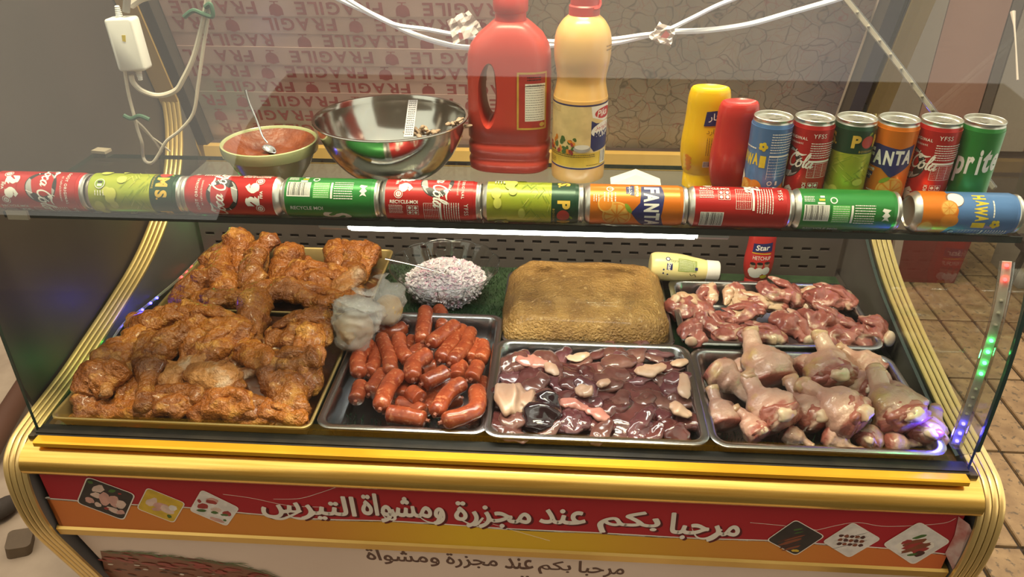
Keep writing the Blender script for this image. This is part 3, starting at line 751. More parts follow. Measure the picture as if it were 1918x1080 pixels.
photo([(1722, 977), (1778, 1013), (1710, 1055), (1655, 1018)], 2, [(.05, .1, .40, .26, 0, .05), (-.05, .0, .26, .08, 8, .5), (.02, .1, .26, .075, 5, .45), (.1, .2, .26, .07, 8, .5), (.25, .1, .2, .08, 5, .5), (.16, -.02, .2, .08, 8, .5), (.33, .2, .12, .1, 9, .5), (-.12, -.2, .16, .05, 6, .5), (.24, .32, .12, .04, 6, .3), (-.2, .1, .12, .06, 5, .6)], 6)
link('printed_band', pr_.plane('printed_band', SO - CASE.location - SIGN.location, SU, SV, dz=.000008), SIGN)['kind'] = 'stuff'
# worn curling right corner of the red sheet
m = MB(); q = [s2(1795, 966), s2(1812, 975), s2(1822, 1000), s2(1785, 1068), s2(1770, 1035), s2(1788, 1000)]
pts = [SO + SU * a + SV * b_ + SNV * (.001 + .006 * (i in (1, 2, 3))) for i, (a, b_) in enumerate(q)]
m.add(pts + [p - SNV * .0006 for p in pts], [tuple(range(6)), tuple(range(11, 5, -1))]); part(m, 'peeling_corner', mat('peeled_print', (.45, .15, .12), .5, 0, (.62, .45, .38), ns=40))
# white lower panel
LO = Vector((0, -.1115, -.600)); LV = Vector((0, -.30, 1)).normalized(); LN = SU.cross(LV).normalized()
m = MB(); q = [LO - LV * .5, LO - LV * .5 + SU * X1, LO + SU * X1, LO]
m.add([p for p in q] + [p + Vector((0, .004, 0)) for p in q], [(0, 1, 2, 3), (7, 6, 5, 4), (0, 4, 5, 1), (1, 5, 6, 2), (2, 6, 7, 3), (3, 7, 4, 0)])
LOW = part(m, 'lower_sign_panel', mat('lower_white', (.84, .68, .54), .35, 0, (.77, .61, .48), ns=4, nd=6))
lp = Print([PBROWN] + BM)
def l2(px, py): return s2(px, py, LO, LV, LN)
for t_, xa, xb, ya, yb_ in [(WORDS[0][0], 1084, 1171, 1045, 1074), (WORDS[1][0], 1008, 1070, 1043, 1069), (WORDS[2][0], 945, 999, 1038, 1059), (WORDS[3][0], 835, 931, 1031, 1058), (WORDS[4][0], 685, 820, 1022, 1051)]:
    ym = (ya + yb_) / 2; a = l2(xa, ym); b_ = l2(xb, ym); hi = l2((xa + xb) / 2, ya + 7)[1]; lo = l2((xa + xb) / 2, yb_ + 6)[1]; wp = Print([PBROWN])
    for ox, oy in ((.0005, 0), (-.0005, 0), (0, .0005), (0, -.0005)): wp.text(t_, (a[0] + b_[0]) / 2 + ox, (hi + lo) / 2 + oy, hi - lo, 0, w=b_[0] - a[0], bold=.010)
    link('lettering', wp.plane('lettering', LO - CASE.location - LOW.location, SU, LV), LOW)['kind'] = 'stuff'
for px in (978, 988): a = l2(px, 1079); lp.disc(a[0], a[1], .003, 0)
rd = random.Random(6); top_ = [(188, 1031), (210, 1031), (250, 1034), (310, 1040), (370, 1046), (430, 1054), (480, 1066), (520, 1080)]
lp.poly([l2(*q) for q in top_] + [l2(540, 1110), l2(205, 1110)], 9)
for i in range(190):
    px = 188 + 320 * rd.random(); ty = prof(top_, px); py = ty + 4 + rd.random() ** .8 * max(2, 1100 - ty); a = l2(px, py); dk = py - ty
    lp.disc(a[0], a[1], rd.uniform(.006, .016) if dk < 22 else rd.uniform(.003, .010), rd.choice((6, 6, 6, 9)) if dk < 22 else rd.choice((9, 10, 9, 6, 1, 10)), rd.uniform(.003, .007) if dk < 22 else rd.uniform(.0012, .004), 10, rot=rd.uniform(-.5, .1))
for i in range(60):
    px = 188 + 325 * (i / 59) ** .9; ty = prof(top_, px); a = l2(px, ty + rd.uniform(-4, 3)); b_ = l2(px + rd.uniform(12, 34), ty + rd.uniform(-3, 9))
    lp.stroke([a, ((a[0] + b_[0]) / 2, (a[1] + b_[1]) / 2 + .001), b_], [.0008, .0030, .0006], 7, 4)
link('food_picture', lp.plane('food_picture', LO - CASE.location - LOW.location, SU, LV, dz=.000008), LOW)['kind'] = 'stuff'
# ------------------------------------------------------------------ trays
DK = -.409


def tray(name, label, x0, y0, x1, y1, h, r, material, rim=.011, slope=.012, thin=False):
    t = thing(name, label, 'tray', ((x0 + x1) / 2, (y0 + y1) / 2, DK)); cx, cy = (x0 + x1) / 2, (y0 + y1) / 2
    m = MB(); rs = []
    L = [(.000, h - .004, 0), (0, h - .001, 0), (.002, h, 0), (rim - .001, h, 0), (rim + .002, h - .003, 0), (rim + slope * .5, h * .5, 0), (rim + slope, .006, 0), (rim + slope + .006, .0015, 0)]
    for ins, z, _ in L:
        rs.append([(x, y, z) for x, y in rrect(x0 - cx + ins, y0 - cy + ins, x1 - cx - ins, y1 - cy - ins, max(r - ins * .6, .004), 7)])
    m.rings(rs, (False, True)); m.build('basin', material, t, 50)
    m = MB(); rs = []
    for ins, z in ((0, h - .004), (rim - .0015, h - .0045), (rim + slope - .001, .004), (rim + slope + .005, 0)):
        rs.append([(x, y, z) for x, y in rrect(x0 - cx + ins, y0 - cy + ins, x1 - cx - ins, y1 - cy - ins, max(r - ins * .6, .004), 7)])
    m.rings(rs, (False, True)); m.build('outer_shell', material, t, 50)
    return t


TSTEEL = mat('tray_steel', (.45, .45, .46), .26, 1, (.37, .37, .38), ns=5, bump=.015, bs=50)
TGOLD = mat('tray_gold', (.46, .33, .13), .38, .65, (.36, .25, .09), ns=6, bump=.03)
tray('steel_tray', 'steel tray holding raw sausages, with a bare front left corner', .457, -.090, .737, .268, .048, .026, TSTEEL)
tray('steel_tray', 'steel tray full of dark liver and giblets', .729, -.0965, 1.087, .182, .049, .028, TSTEEL)
tray('steel_tray', 'steel tray holding raw chicken drumsticks in the right front corner', 1.0875, -.0955, 1.450, .176, .047, .028, TSTEEL)
tray('steel_tray', 'steel tray holding skinless chicken thighs in the rear right corner', 1.075, .182, 1.448, .428, .053, .028, TSTEEL)
tray('steel_tray', 'steel tray under the block of spiced mince', .733, .188, 1.067, .470, .040, .024, TSTEEL)
tray('golden_tray', 'golden baking tray of marinated chicken at the front left', .018, -.093, .452, .226, .048, .016, TGOLD, rim=.004, slope=.018)
tray('golden_tray', 'golden baking tray of marinated chicken at the rear left', .046, .230, .470, .512, .062, .016, TGOLD, rim=.004, slope=.018)

# ------------------------------------------------------------------ marinated chicken
MAR = mat('marinated_skin', (.36, .112, .011), .36, 0, (.17, .040, .005), ns=26, nd=10, bump=1.0, bs=170, coat=.20, rng=(.30, .64))
add_third(MAR, (.50, .215, .040), 34, .53, .66)
MARP = mat('marinated_pale', (.46, .20, .055), .42, 0, (.24, .070, .012), ns=24, nd=9, bump=.9, bs=150, coat=.12, rng=(.34, .60))
add_third(MARP, (.62, .43, .28), 20, .50, .62)
vary(MAR, .72, 1.25); vary(MARP, .85, 1.15)
for m_ in (MAR, MARP): m_.node_tree.nodes['Bump'].inputs['Distance'].default_value = .006
SAUCE = mat('marinade_sauce', (.12, .034, .006), .3, 0, (.06, .016, .004), ns=24, bump=.5, bs=60, coat=.3)


def heap(name, label, x0, y0, x1, y1, hfun, material, n=34, amp=.006, fr=45):
    m = MB(); vs = []
    for a in range(n + 1):
        for b in range(n + 1):
            x, y = lerp(x0, x1, a / n), lerp(y0, y1, b / n); vs.append((x, y, hfun(a / n, b / n) + amp * mnoise.noise(Vector((x * fr, y * fr, 3)))))
    m.add(vs, [(a * (n + 1) + b, (a + 1) * (n + 1) + b, (a + 1) * (n + 1) + b + 1, a * (n + 1) + b + 1) for a in range(n) for b in range(n)])
    o = m.build(name, material, None, 'all'); return tag(o, label, 'food', kind='stuff')


heap('marinade', 'dark orange marinade pooled under the chicken in the front golden tray', .045, -.065, .428, .205, lambda a, b: -.398 + .055 * min(1, 5 * min(a, 1 - a, b * .8 + .03, 1.3 - b)), SAUCE)
heap('marinade', 'dark orange marinade pooled under the chicken in the rear golden tray', .075, .255, .445, .488, lambda a, b: -.390 + .040 * min(1, 5 * min(a, 1 - a, b + .05, max(.02, .8 - b))), SAUCE)


def chicken(px, py, Lpx, ang, wr, kind, z, pale=False, seed=0, tilt=.38):
    """One piece: centre pixel, visible length and direction in the picture, width ratio, shape, height of the heap there."""
    rz = random.Random(seed * 13); z += rz.uniform(-.007, .009); c = at(px, py, Z=z); n = Vector((rz.uniform(-.3, .3), -tilt + rz.uniform(-.3, .3), 1)).normalized(); dx, dy = cos(R(ang)) * Lpx / 2, -sin(R(ang)) * Lpx / 2
    a, b = atp(px - dx, py - dy, c, n) - c, atp(px + dx, py + dy, c, n) - c
    L = (b - a).length; W = min(wr * Lpx / scale_at(c) * .49, .035); rd = random.Random(seed * 31 + 5); side = (b - a).cross(n).normalized()
    up = n
    bend = rd.uniform(-.16, .16) * L
    if kind == 'drum':
        path = [a, a.lerp(b, .35) + up * .002, a.lerp(b, .7) + side * bend * .3, b]; pw = lambda t: W * prof([(0, .15), (.06, .52), (.14, .50), (.30, .42), (.55, .85), (.78, 1.0), (.92, .8), (1, .12)], t); fl = .85; am = .20
    elif kind == 'wing':
        path = [a, a.lerp(b, .45) + side * L * .20, b.lerp(a, .3) + side * L * .10, b - side * L * .06]; pw = lambda t: W * prof([(0, .15), (.1, .72), (.28, .62), (.48, 1.0), (.7, .75), (.9, .5), (1, .1)], t); fl = .7; am = .28
    else:
        q = rd.uniform(.75, 1.15); path = [a, a.lerp(b, .33) + side * bend + up * .004, a.lerp(b, .68) - side * bend * .4 + up * .003, b]; pw = lambda t: W * prof([(0, .12), (.12, .75), (.35, 1.0), (.62, .8 * q), (.85, .82), (1, .12)], t); fl = .72; am = .32
    m = body(path, pw, 44, 30, am, 44, seed, fl, 130, .10, .17, fib=.10)
    if kind == 'lump':   # a fold of skin along the top
        m2 = body([a * .7 + up * W * .32 - side * W * .3, side * (bend * .4 - W * .45) + up * W * .46, b * .75 + up * W * .25 - side * W * .2], lambda t: W * .46 * sin(pi * max(.02, min(.98, t))) ** .6, 26, 20, .36, 60, seed + 77, .62, 150, .12, .18, fib=.12)
        m.add(m2.v, m2.f)
    lo_, hi_ = ((.026, -.084, -.402), (.442, .30, -.2)) if seed < 100 else ((.062, .22, -.402), (.452, .50, -.2)); c = keep_in(m, c, lo_, hi_)
    o = m.build('marinated_chicken_piece', MARP if pale else MAR, None, 'all', c)
    o['look'] = ('pale ' if pale else '') + {'drum': 'drumette', 'wing': 'chicken wing', 'lump': 'chicken piece'}[kind]
    return o, c


def zf(py): return prof([(560, -.318), (600, -.320), (650, -.328), (700, -.340), (740, -.353), (770, -.364), (800, -.376)], max(560, min(800, py)))


FRONT = [(157, 762, 125, 78, .75, 'lump', 0), (190, 712, 105, 40, .8, 'lump', 0), (232, 775, 140, 92, .72, 'lump', 0), (262, 722, 150, 82, .62, 'drum', 0), (233, 668, 130, 55, .7, 'lump', 0), (207, 703, 80, 75, .6, 'drum', 1),
         (320, 752, 150, 5, .6, 'lump', 0), (335, 786, 135, -2, .45, 'lump', 0), (322, 683, 150, 12, .5, 'wing', 1), (372, 702, 150, -12, .5, 'drum', 1), (312, 645, 115, 35, .62, 'lump', 0), (417, 652, 140, 50, .55, 'lump', 0),
         (440, 708, 120, 200, .55, 'drum', 1), (400, 727, 125, 5, .45, 'lump', 0), (415, 765, 130, 28, .6, 'lump', 0), (470, 775, 125, -18, .6, 'lump', 0), (518, 748, 215, -54, .36, 'wing', 0), (570, 728, 150, -62, .55, 'lump', 0),
         (467, 670, 105, 0, .6, 'lump', 0), (492, 640, 130, 22, .5, 'wing', 1), (540, 645, 95, -35, .5, 'drum', 0), (545, 684, 125, 20, .6, 'lump', 0), (607, 672, 140, 98, .48, 'lump', 0), (634, 660, 60, 100, .5, 'lump', 0), (375, 607, 190, 2, .42, 'lump', 0),
         (480, 608, 125, 88, .6, 'drum', 0), (560, 612, 135, 18, .6, 'lump', 0), (295, 608, 115, 30, .6, 'lump', 0), (262, 612, 62, -50, .6, 'lump', 0), (600, 622, 90, 60, .55, 'lump', 0), (450, 790, 120, 5, .42, 'lump', 0), (207, 788, 110, 8, .5, 'lump', 0),
         (548, 786, 120, -12, .5, 'lump', 0), (355, 660, 95, 60, .6, 'drum', 0), (285, 790, 90, 15, .5, 'lump', 0), (380, 640, 110, -20, .5, 'lump', 0), (510, 700, 100, 40, .5, 'lump', 0), (430, 682, 90, -10, .5, 'lump', 0), (590, 700, 110, 80, .5, 'lump', 0),
         (160, 792, 90, 10, .5, 'lump', 0), (500, 660, 90, -50, .5, 'drum', 1), (300, 705, 100, 70, .5, 'lump', 0), (390, 795, 100, 5, .4, 'lump', 0), (575, 765, 100, -70, .5, 'lump', 0)]
fp = []
for i, (px, py, L, an, wr, kd, pl) in enumerate(FRONT): fp.append(chicken(px, py, L, an, wr, kd, zf(py) - (.016 if i > 34 else 0), bool(pl), i + 1))
rank_labels(fp, 'chicken', 'marinated chicken in the front golden tray', 'marinated {look} in the front golden tray, {row} row from front, {n} from left', .052)
REAR = [(453, 472, 88, 85, .7, 'drum', 0), (402, 482, 82, 55, .7, 'lump', 0), (484, 484, 115, 55, .55, 'lump', 0), (407, 517, 115, 60, .6, 'lump', 0), (478, 512, 95, 88, .62, 'lump', 0), (522, 515, 125, 64, .55, 'drum', 0), (549, 496, 82, 5, .6, 'lump', 0),
        (575, 524, 140, 18, .55, 'lump', 0), (565, 560, 180, 2, .34, 'lump', 0), (440, 545, 135, 5, .42, 'wing', 0), (358, 533, 92, 40, .65, 'lump', 0), (330, 560, 110, 50, .55, 'lump', 0), (368, 560, 85, 0, .6, 'drum', 0), (425, 578, 150, 2, .36, 'lump', 0),
        (641, 487, 82, 92, .62, 'drum', 0), (678, 480, 100, 28, .6, 'lump', 0), (702, 500, 85, 70, .6, 'lump', 0), (660, 510, 80, 90, .6, 'lump', 0), (650, 540, 105, 40, .55, 'lump', 1), (607, 533, 110, 0, .5, 'lump', 0), (682, 535, 75, -60, .6, 'lump', 0), (622, 560, 110, -5, .45, 'lump', 0),
        (505, 550, 110, 20, .45, 'lump', 0), (385, 500, 80, 70, .5, 'lump', 0)]
fp = []
def zr_(py): return prof([(450, -.335), (500, -.345), (540, -.340), (580, -.335)], max(450, min(580, py)))
for i, (px, py, L, an, wr, kd, pl) in enumerate(REAR): fp.append(chicken(px, py, L, an, wr, kd, zr_(py), bool(pl), i + 101))
rank_labels(fp, 'chicken', 'marinated chicken in the rear golden tray', 'marinated {look} in the rear golden tray, {row} row from front, {n} from left', .05)

# ------------------------------------------------------------------ sausages
SAU = mat('sausage_red', (.39, .078, .026), .24, 0, (.25, .038, .014), ns=48, nd=5, bump=.10, bs=180, coat=.4, sss=.06, rng=(.35, .62))
add_third(SAU, (.50, .17, .075), 120, .56, .68); vary(SAU, .82, 1.15)
NUB = mat('sausage_tie', (.30, .09, .05), .5)
SL = [((395, 235), (333, 330), (338, 425), 2), ((437, 262), (428, 350), (390, 428), 1), ((455, 205), (503, 310), (515, 415), 2), ((560, 205), (572, 290), (625, 350), 2), ((712, 55), (700, 150), (692, 240), 2), ((780, 50), (806, 105), (800, 170), 1),
      ((888, 140), (810, 195), (728, 255), 3), ((925, 160), (862, 245), (790, 345), 2), ((965, 170), (930, 265), (845, 360), 2), ((1000, 240), (978, 290), (962, 345), 1), ((1022, 250), (1032, 300), (1008, 350), 1), ((645, 225), (618, 258), (600, 290), 0),
      ((705, 275), (655, 300), (632, 335), 1), ((735, 305), (645, 365), (640, 450), 3), ((775, 375), (710, 385), (670, 410), 1), ((832, 405), (765, 440), (695, 475), 3), ((915, 365), (888, 410), (885, 450), 1), ((1005, 365), (988, 405), (965, 450), 2),
      ((565, 415), (500, 490), (455, 615), 3), ((478, 410), (440, 470), (392, 535), 1), ((348, 475), (335, 520), (318, 572), 1), ((612, 450), (592, 510), (578, 560), 1), ((625, 520), (655, 545), (685, 565), 2), ((700, 490), (665, 488), (630, 478), 1),
      ((490, 640), (590, 655), (715, 680), 2), ((540, 590), (630, 605), (700, 645), 1), ((930, 465), (835, 530), (765, 645), 3), ((998, 495), (985, 625), (800, 690), 3), ((815, 510), (745, 535), (705, 550), 0), ((1022, 455), (1030, 490), (1020, 530), 0),
      ((600, 155), (520, 185), (455, 165), 1), ((995, 640), (985, 670), (960, 700), 0), ((905, 560), (860, 580), (800, 600), 0), ((770, 480), (720, 600), (690, 620), 0), ((540, 480), (530, 540), (520, 590), 0), ((880, 470), (850, 480), (800, 490), 0)]
ZL = [-.391, -.379, -.364, -.350]; so = []
for i, (p0, p1, p2, lay) in enumerate(SL):
    q = [at(560 + p[0] / 2.997, 560 + p[1] / 2.997, Z=ZL[lay]) for p in (p0, p1, p2)]; c = q[1].copy()
    rad = .0152 + .0010 * sin(i * 2.1)
    sg = thing('sausage', '', 'sausage', c); sg['look'] = 'curved ' if (q[0] + q[2] - 2 * q[1]).length > .02 else 'straight '
    pa = [p - c for p in q]
    body(pa, lambda t, r_=rad: r_ * capsule(.15)(t) if .0 < t < 1 else .003, 44, 18, .06, 50, i, 1, 170, .02).build('casing', SAU, sg, 'all')
    for e, f in ((pa[0], pa[0] - pa[1]), (pa[2], pa[2] - pa[1])):
        f = f.normalized(); MB().tube([e - f * .002, e + f * .003, e + f * .006], [.0045, .0028, .0036], 7).build('tied_end', NUB, sg, True)
    so.append((sg, c))
rank_labels(so, 'sausage', 'raw sausages in the steel tray', '{look} raw red sausage in the steel tray, {row} row from front, {n} from left', .042)

# ------------------------------------------------------------------ liver and giblets
LIV = mat('liver_dark', (.150, .048, .044), .14, 0, (.055, .011, .012), ns=14, nd=5, bump=.12, bs=50, coat=.5, rng=(.35, .62))
LIV2 = mat('liver_brown', (.225, .100, .078), .16, 0, (.085, .024, .022), ns=12, nd=5, bump=.12, bs=50, coat=.45)
LIVP = mat('liver_purple', (.185, .070, .075), .14, 0, (.07, .016, .022), ns=12, bump=.1, coat=.7)
FAT = mat('fat_pale', (.56, .37, .26), .35, 0, (.47, .27, .18), ns=18, nd=5, bump=.25, bs=50, coat=.2, sss=.1)
HEART = mat('heart_pink', (.52, .24, .19), .22, 0, (.44, .16, .13), ns=16, bump=.1, coat=.4, sss=.1)
BLK = mat('dark_clot', (.026, .010, .013), .10, 0, (.016, .006, .009), ns=10, coat=.8)
heap('giblet_juice', 'dark red juice pooled under the giblets in the steel tray', .752, -.075, 1.063, .160, lambda a, b: -.388 + .020 * min(1, 6 * min(a, 1 - a, b, 1 - b)), LIV, 50, .006)
rd = random.Random(17); lv = []


def giblet(name, cat, px, py, Lpx, ang, wr, m_, z, look, seed, flat=.5, am=.3, ridge=.1):
    c = at(px, py, Z=z); n = Vector((rd.uniform(-.25, .25), -.35 + rd.uniform(-.2, .2), 1)).normalized(); dx, dy = cos(R(ang)) * Lpx / 2, -sin(R(ang)) * Lpx / 2
    a, b = atp(px - dx, py - dy, c, n) - c, atp(px + dx, py + dy, c, n) - c; W = wr * Lpx / scale_at(c) * .55; sd = (b - a).cross(n).normalized(); bd = rd.uniform(-.2, .2) * (b - a).length
    o = body([a, a * .35 + sd * bd, b * .35 + sd * bd * .6, b], lambda t: W * prof([(0, .08), (.15, .75), (.45, 1), (.7, .85), (.88, .7), (1, .1)], t), 24, 18, am, 50, seed, flat, 140, .05, ridge).build(name, m_, None, 'all', c)
    o['look'] = look; lv.append((o, c)); return o


SPEC = [(968, 752, 86, -8, .92, FAT, 'pale fat slab', .40, -.357), (1024, 772, 74, 72, .85, BLK, 'black shiny lobe', .8, -.355), (963, 785, 62, 0, .75, LIV2, 'brown liver lobe', .6, -.364), (1075, 762, 56, -10, .5, HEART, 'pink heart', .7, -.356), (1118, 778, 48, -20, .6, HEART, 'pink heart', .7, -.358),
        (1095, 733, 34, 10, .7, FAT, 'small pale lump', .7, -.352), (1131, 717, 26, 30, .6, FAT, 'small pale lump', .7, -.352), (1218, 689, 62, 10, .42, FAT, 'pale fat strip', .6, -.356), (1284, 722, 50, 100, .36, FAT, 'pale fat strip', .6, -.354), (1275, 767, 48, -30, .5, FAT, 'pale gizzard', .7, -.354),
        (1000, 674, 62, -20, .55, HEART, 'pink heart', .6, -.360), (1034, 690, 34, -45, .5, FAT, 'small pale lump', .7, -.356), (1082, 664, 44, 10, .35, FAT, 'pale fat strip', .5, -.360), (1272, 677, 34, 10, .5, FAT, 'small pale lump', .6, -.358), (1065, 785, 52, 80, .8, LIVP, 'purple liver lobe', .6, -.362), (1240, 640, 0, 0, 0, None, '', 0, 0)]
k = 0
for rowi, py in enumerate((664, 682, 702, 724, 747, 770, 792, 804)):
    nn = 9 - (rowi > 5)
    for j in range(nn):
        l = 934 - 22 * (py - 660) / 150; r = 1284 + 34 * (py - 660) / 150; px = lerp(l + 14, r - 14, (j + .5 + rd.uniform(-.35, .35)) / nn)
        if any(abs(px - s_[0]) < s_[2] * .28 and abs(py - s_[1]) < s_[2] * .22 for s_ in SPEC): continue
        m_ = rd.choice((LIV, LIV, LIVP, LIV2, LIV2)); k += 1
        giblet('liver_piece', 'liver', px, py + rd.uniform(-6, 6), rd.uniform(46, 78), rd.uniform(-60, 60), rd.uniform(.5, .8), m_, -.370 + rd.uniform(-.005, .005), {'liver_dark': 'dark', 'liver_purple': 'purple', 'liver_brown': 'brown'}[m_.name] + ' liver piece', 300 + k, rd.uniform(.36, .55), .36, .22)
for s_ in SPEC:
    if s_[5]: giblet('giblet', 'giblet', s_[0], s_[1], s_[2], s_[3], s_[4] * (1.25 if s_[5] is FAT else 1), s_[5], s_[8], s_[6], 400 + int(s_[0]), s_[7] * .7, .5, .2)
rank_labels(lv, 'giblet', 'liver and giblets in the steel tray', '{look} in the giblet tray, {row} row from front, {n} from left', .036)

# ------------------------------------------------------------------ drumsticks and thighs
SKIN = mat('chicken_skin', (.58, .36, .27), .30, 0, (.46, .235, .18), ns=18, nd=7, bump=.35, bs=190, coat=.30, sss=.08, rng=(.35, .65))
add_third(SKIN, (.50, .33, .12), 16, .60, .70); mk_mix(SKIN, (.35, .105, .08), .34, .56, 45, .6); vary(SKIN, .85, 1.12)
FLESH = mat('chicken_flesh', (.40, .135, .095), .26, 0, (.29, .080, .060), ns=26, nd=6, bump=.3, bs=110, coat=.35, sss=.08, stretch=(1, .5, 1))
add_third(FLESH, (.56, .36, .28), 38, .56, .68)
KNUC = mat('knuckle', (.54, .36, .20), .3, 0, (.46, .22, .14), ns=50, coat=.3, sss=.1)
BONE = mat('bone_white', (.66, .52, .37), .3, 0, (.56, .32, .22), ns=60, coat=.3)
TF = mat('thigh_flesh', (.36, .120, .095), .28, 0, (.22, .055, .048), ns=24, nd=8, bump=.5, bs=90, coat=.3, sss=.08, rng=(.35, .62))
add_third(TF, (.52, .32, .25), 34, .58, .68, stretch=(1, 1, 2)); mk_mix(TF, (.54, .37, .25), .50, .66, 50, .7)
TSKIN = mat('thigh_skin', (.54, .37, .23), .34, 0, (.46, .25, .16), ns=26, bump=.5, bs=110, coat=.25, sss=.08)
D0 = (1200, 600); DS = 2.671
DL = [((545, 395), (370, 235), 72, 0, 0, 'yellow tinged'), ((588, 150), (655, 300), 100, 1, 0, 'large pale'), ((575, 330), (705, 515), 102, 1, 1, 'cut end'), ((770, 330), (890, 520), 92, 0, 1, 'cut end'), ((835, 340), (1085, 510), 108, 1, 1, 'cut end'), ((922, 170), (965, 320), 100, 1, 1, 'cut end'),
      ((1075, 195), (1185, 275), 76, 0, 0, 'yellow tinged'), ((1040, 265), (1130, 375), 76, 0, 1, 'cut end'), ((1230, 350), (1330, 525), 112, 1, 1, 'cut end'), ((375, 385), (425, 525), 72, 0, 0, 'dark knuckled'), ((1460, 490), (1420, 600), 74, 0, 1, 'cut end'), ((520, 490), (600, 575), 62, 0, 1, 'cut end'),
      ((870, 205), (800, 265), 66, 0, 0, 'pale'), ((520, 215), (510, 280), 55, -1, 0, 'pale'), ((800, 600), (730, 560), 45, -1, 0, 'small pale'), ((1190, 540), (1120, 620), 60, -1, 1, 'cut end'), ((1300, 610), (1230, 610), 55, -1, 0, 'pale'), ((1000, 600), (930, 560), 60, -1, 0, 'pale'), ((1010, 190), (1000, 240), 46, -1, 0, 'pale'), ((690, 180), (730, 260), 50, -1, 1, 'cut end'), ((1240, 300), (1300, 400), 55, 0, 0, 'pale')]
dl = []
for i, (p, q, rp, lay, cut, look) in enumerate(DL):
    z = -.372 + .016 * lay; c = at(D0[0] + (p[0] + q[0]) / 2 / DS, D0[1] + (p[1] + q[1]) / 2 / DS, Z=z); n = Vector((0, -.42, 1)).normalized()
    a = atp(D0[0] + p[0] / DS, D0[1] + p[1] / DS, c, n); b = atp(D0[0] + q[0] / DS, D0[1] + q[1] / DS, c, n); W = rp / DS / scale_at(c) * 1.30; d = (b - a).normalized()
    if (b - a).length < W * 2.2: a = b - d * W * 2.2
    b = b + d * W * .20; a = a - d * W * .1
    t = thing('chicken_drumstick', '', 'chicken', c); t['look'] = look; a -= c; b -= c; bn = d.cross(n).normalized() * W * .15 * sin(i)
    mb_ = body([a, a.lerp(b, .35) + bn, a.lerp(b, .7), b], lambda s_: W * prof([(0, .16), (.05, .32), (.12, .34), (.26, .36), (.48, .80), (.70, 1.0), (.90, .90), (1, .34)], s_), 40, 26, .20, 45, 500 + i, .86, 150, .06, .12, fib=.10)
    o2 = Vector((i * 3.1, i, 0))
    masked(mb_, 'skin', SKIN, 26, lambda q, an, p_: (q - .62) * 2.0 + (.75 if cut else .35) * mnoise.noise(p_ * 38 + o2) + (.15 if cut else -.05), t)
    body([a - d * W * .14, a + d * W * .06, a + d * W * .30], lambda s_: W * prof([(0, .2), (.3, .36), (.7, .36), (1, .28)], s_), 12, 14, .34, 80, 600 + i, .85, 160, .1, .15).build('knuckle', KNUC, t, 'all')
    if cut:
        fc = b - d * W * .50 + n * W * .22
        body([fc - d * W * .5 - bn, fc, fc + d * W * .56], lambda s_: W * prof([(0, .1), (.25, .66), (.6, .84), (.88, .62), (1, .15)], s_), 24, 22, .26, 55, 700 + i, .9, 140, .1, .16, fib=.15).build('cut_flesh', FLESH, t, 'all')
        body([fc + d * W * .05 + n * W * .50, fc + d * W * .28 + n * W * .56, fc + d * W * .50 + n * W * .34], lambda s_: W * prof([(0, .1), (.3, .34), (.7, .40), (1, .1)], s_), 14, 16, .36, 80, 800 + i, .6, 180, .1, .2).build('bone_end', BONE, t, 'all')
    dl.append((t, c))
rank_labels(dl, 'chicken', 'raw drumsticks in the steel tray', 'raw {look} drumstick, right front tray, {row} row from front, {n} from left', .05)
T0 = (1200, 300)
TL = [((245, 745), 205, -25, .55, 'l', 1), ((330, 690), 150, 60, .5, '', 1), ((470, 690), 130, 70, .7, 'skin', 1), ((600, 720), 260, -12, .34, 'skin', 1), ((700, 670), 220, -30, .5, '', 2), ((850, 690), 190, 10, .5, 'skin', 1), ((950, 700), 240, -18, .5, '', 2), ((520, 770), 190, 5, .5, '', 1), ((440, 790), 130, -30, .5, '', 1),
      ((262, 865), 120, 70, .8, 'bone', 2), ((370, 840), 190, -50, .45, '', 1), ((460, 880), 190, -10, .5, '', 1), ((610, 880), 230, -14, .46, '', 2), ((765, 840), 210, -48, .5, 'bone', 2), ((910, 815), 220, -35, .6, '', 2), ((1000, 870), 240, -5, .6, '', 1), ((1140, 870), 190, -25, .75, 'bone', 1), ((820, 770), 120, 20, .5, '', 0)]
tl = []
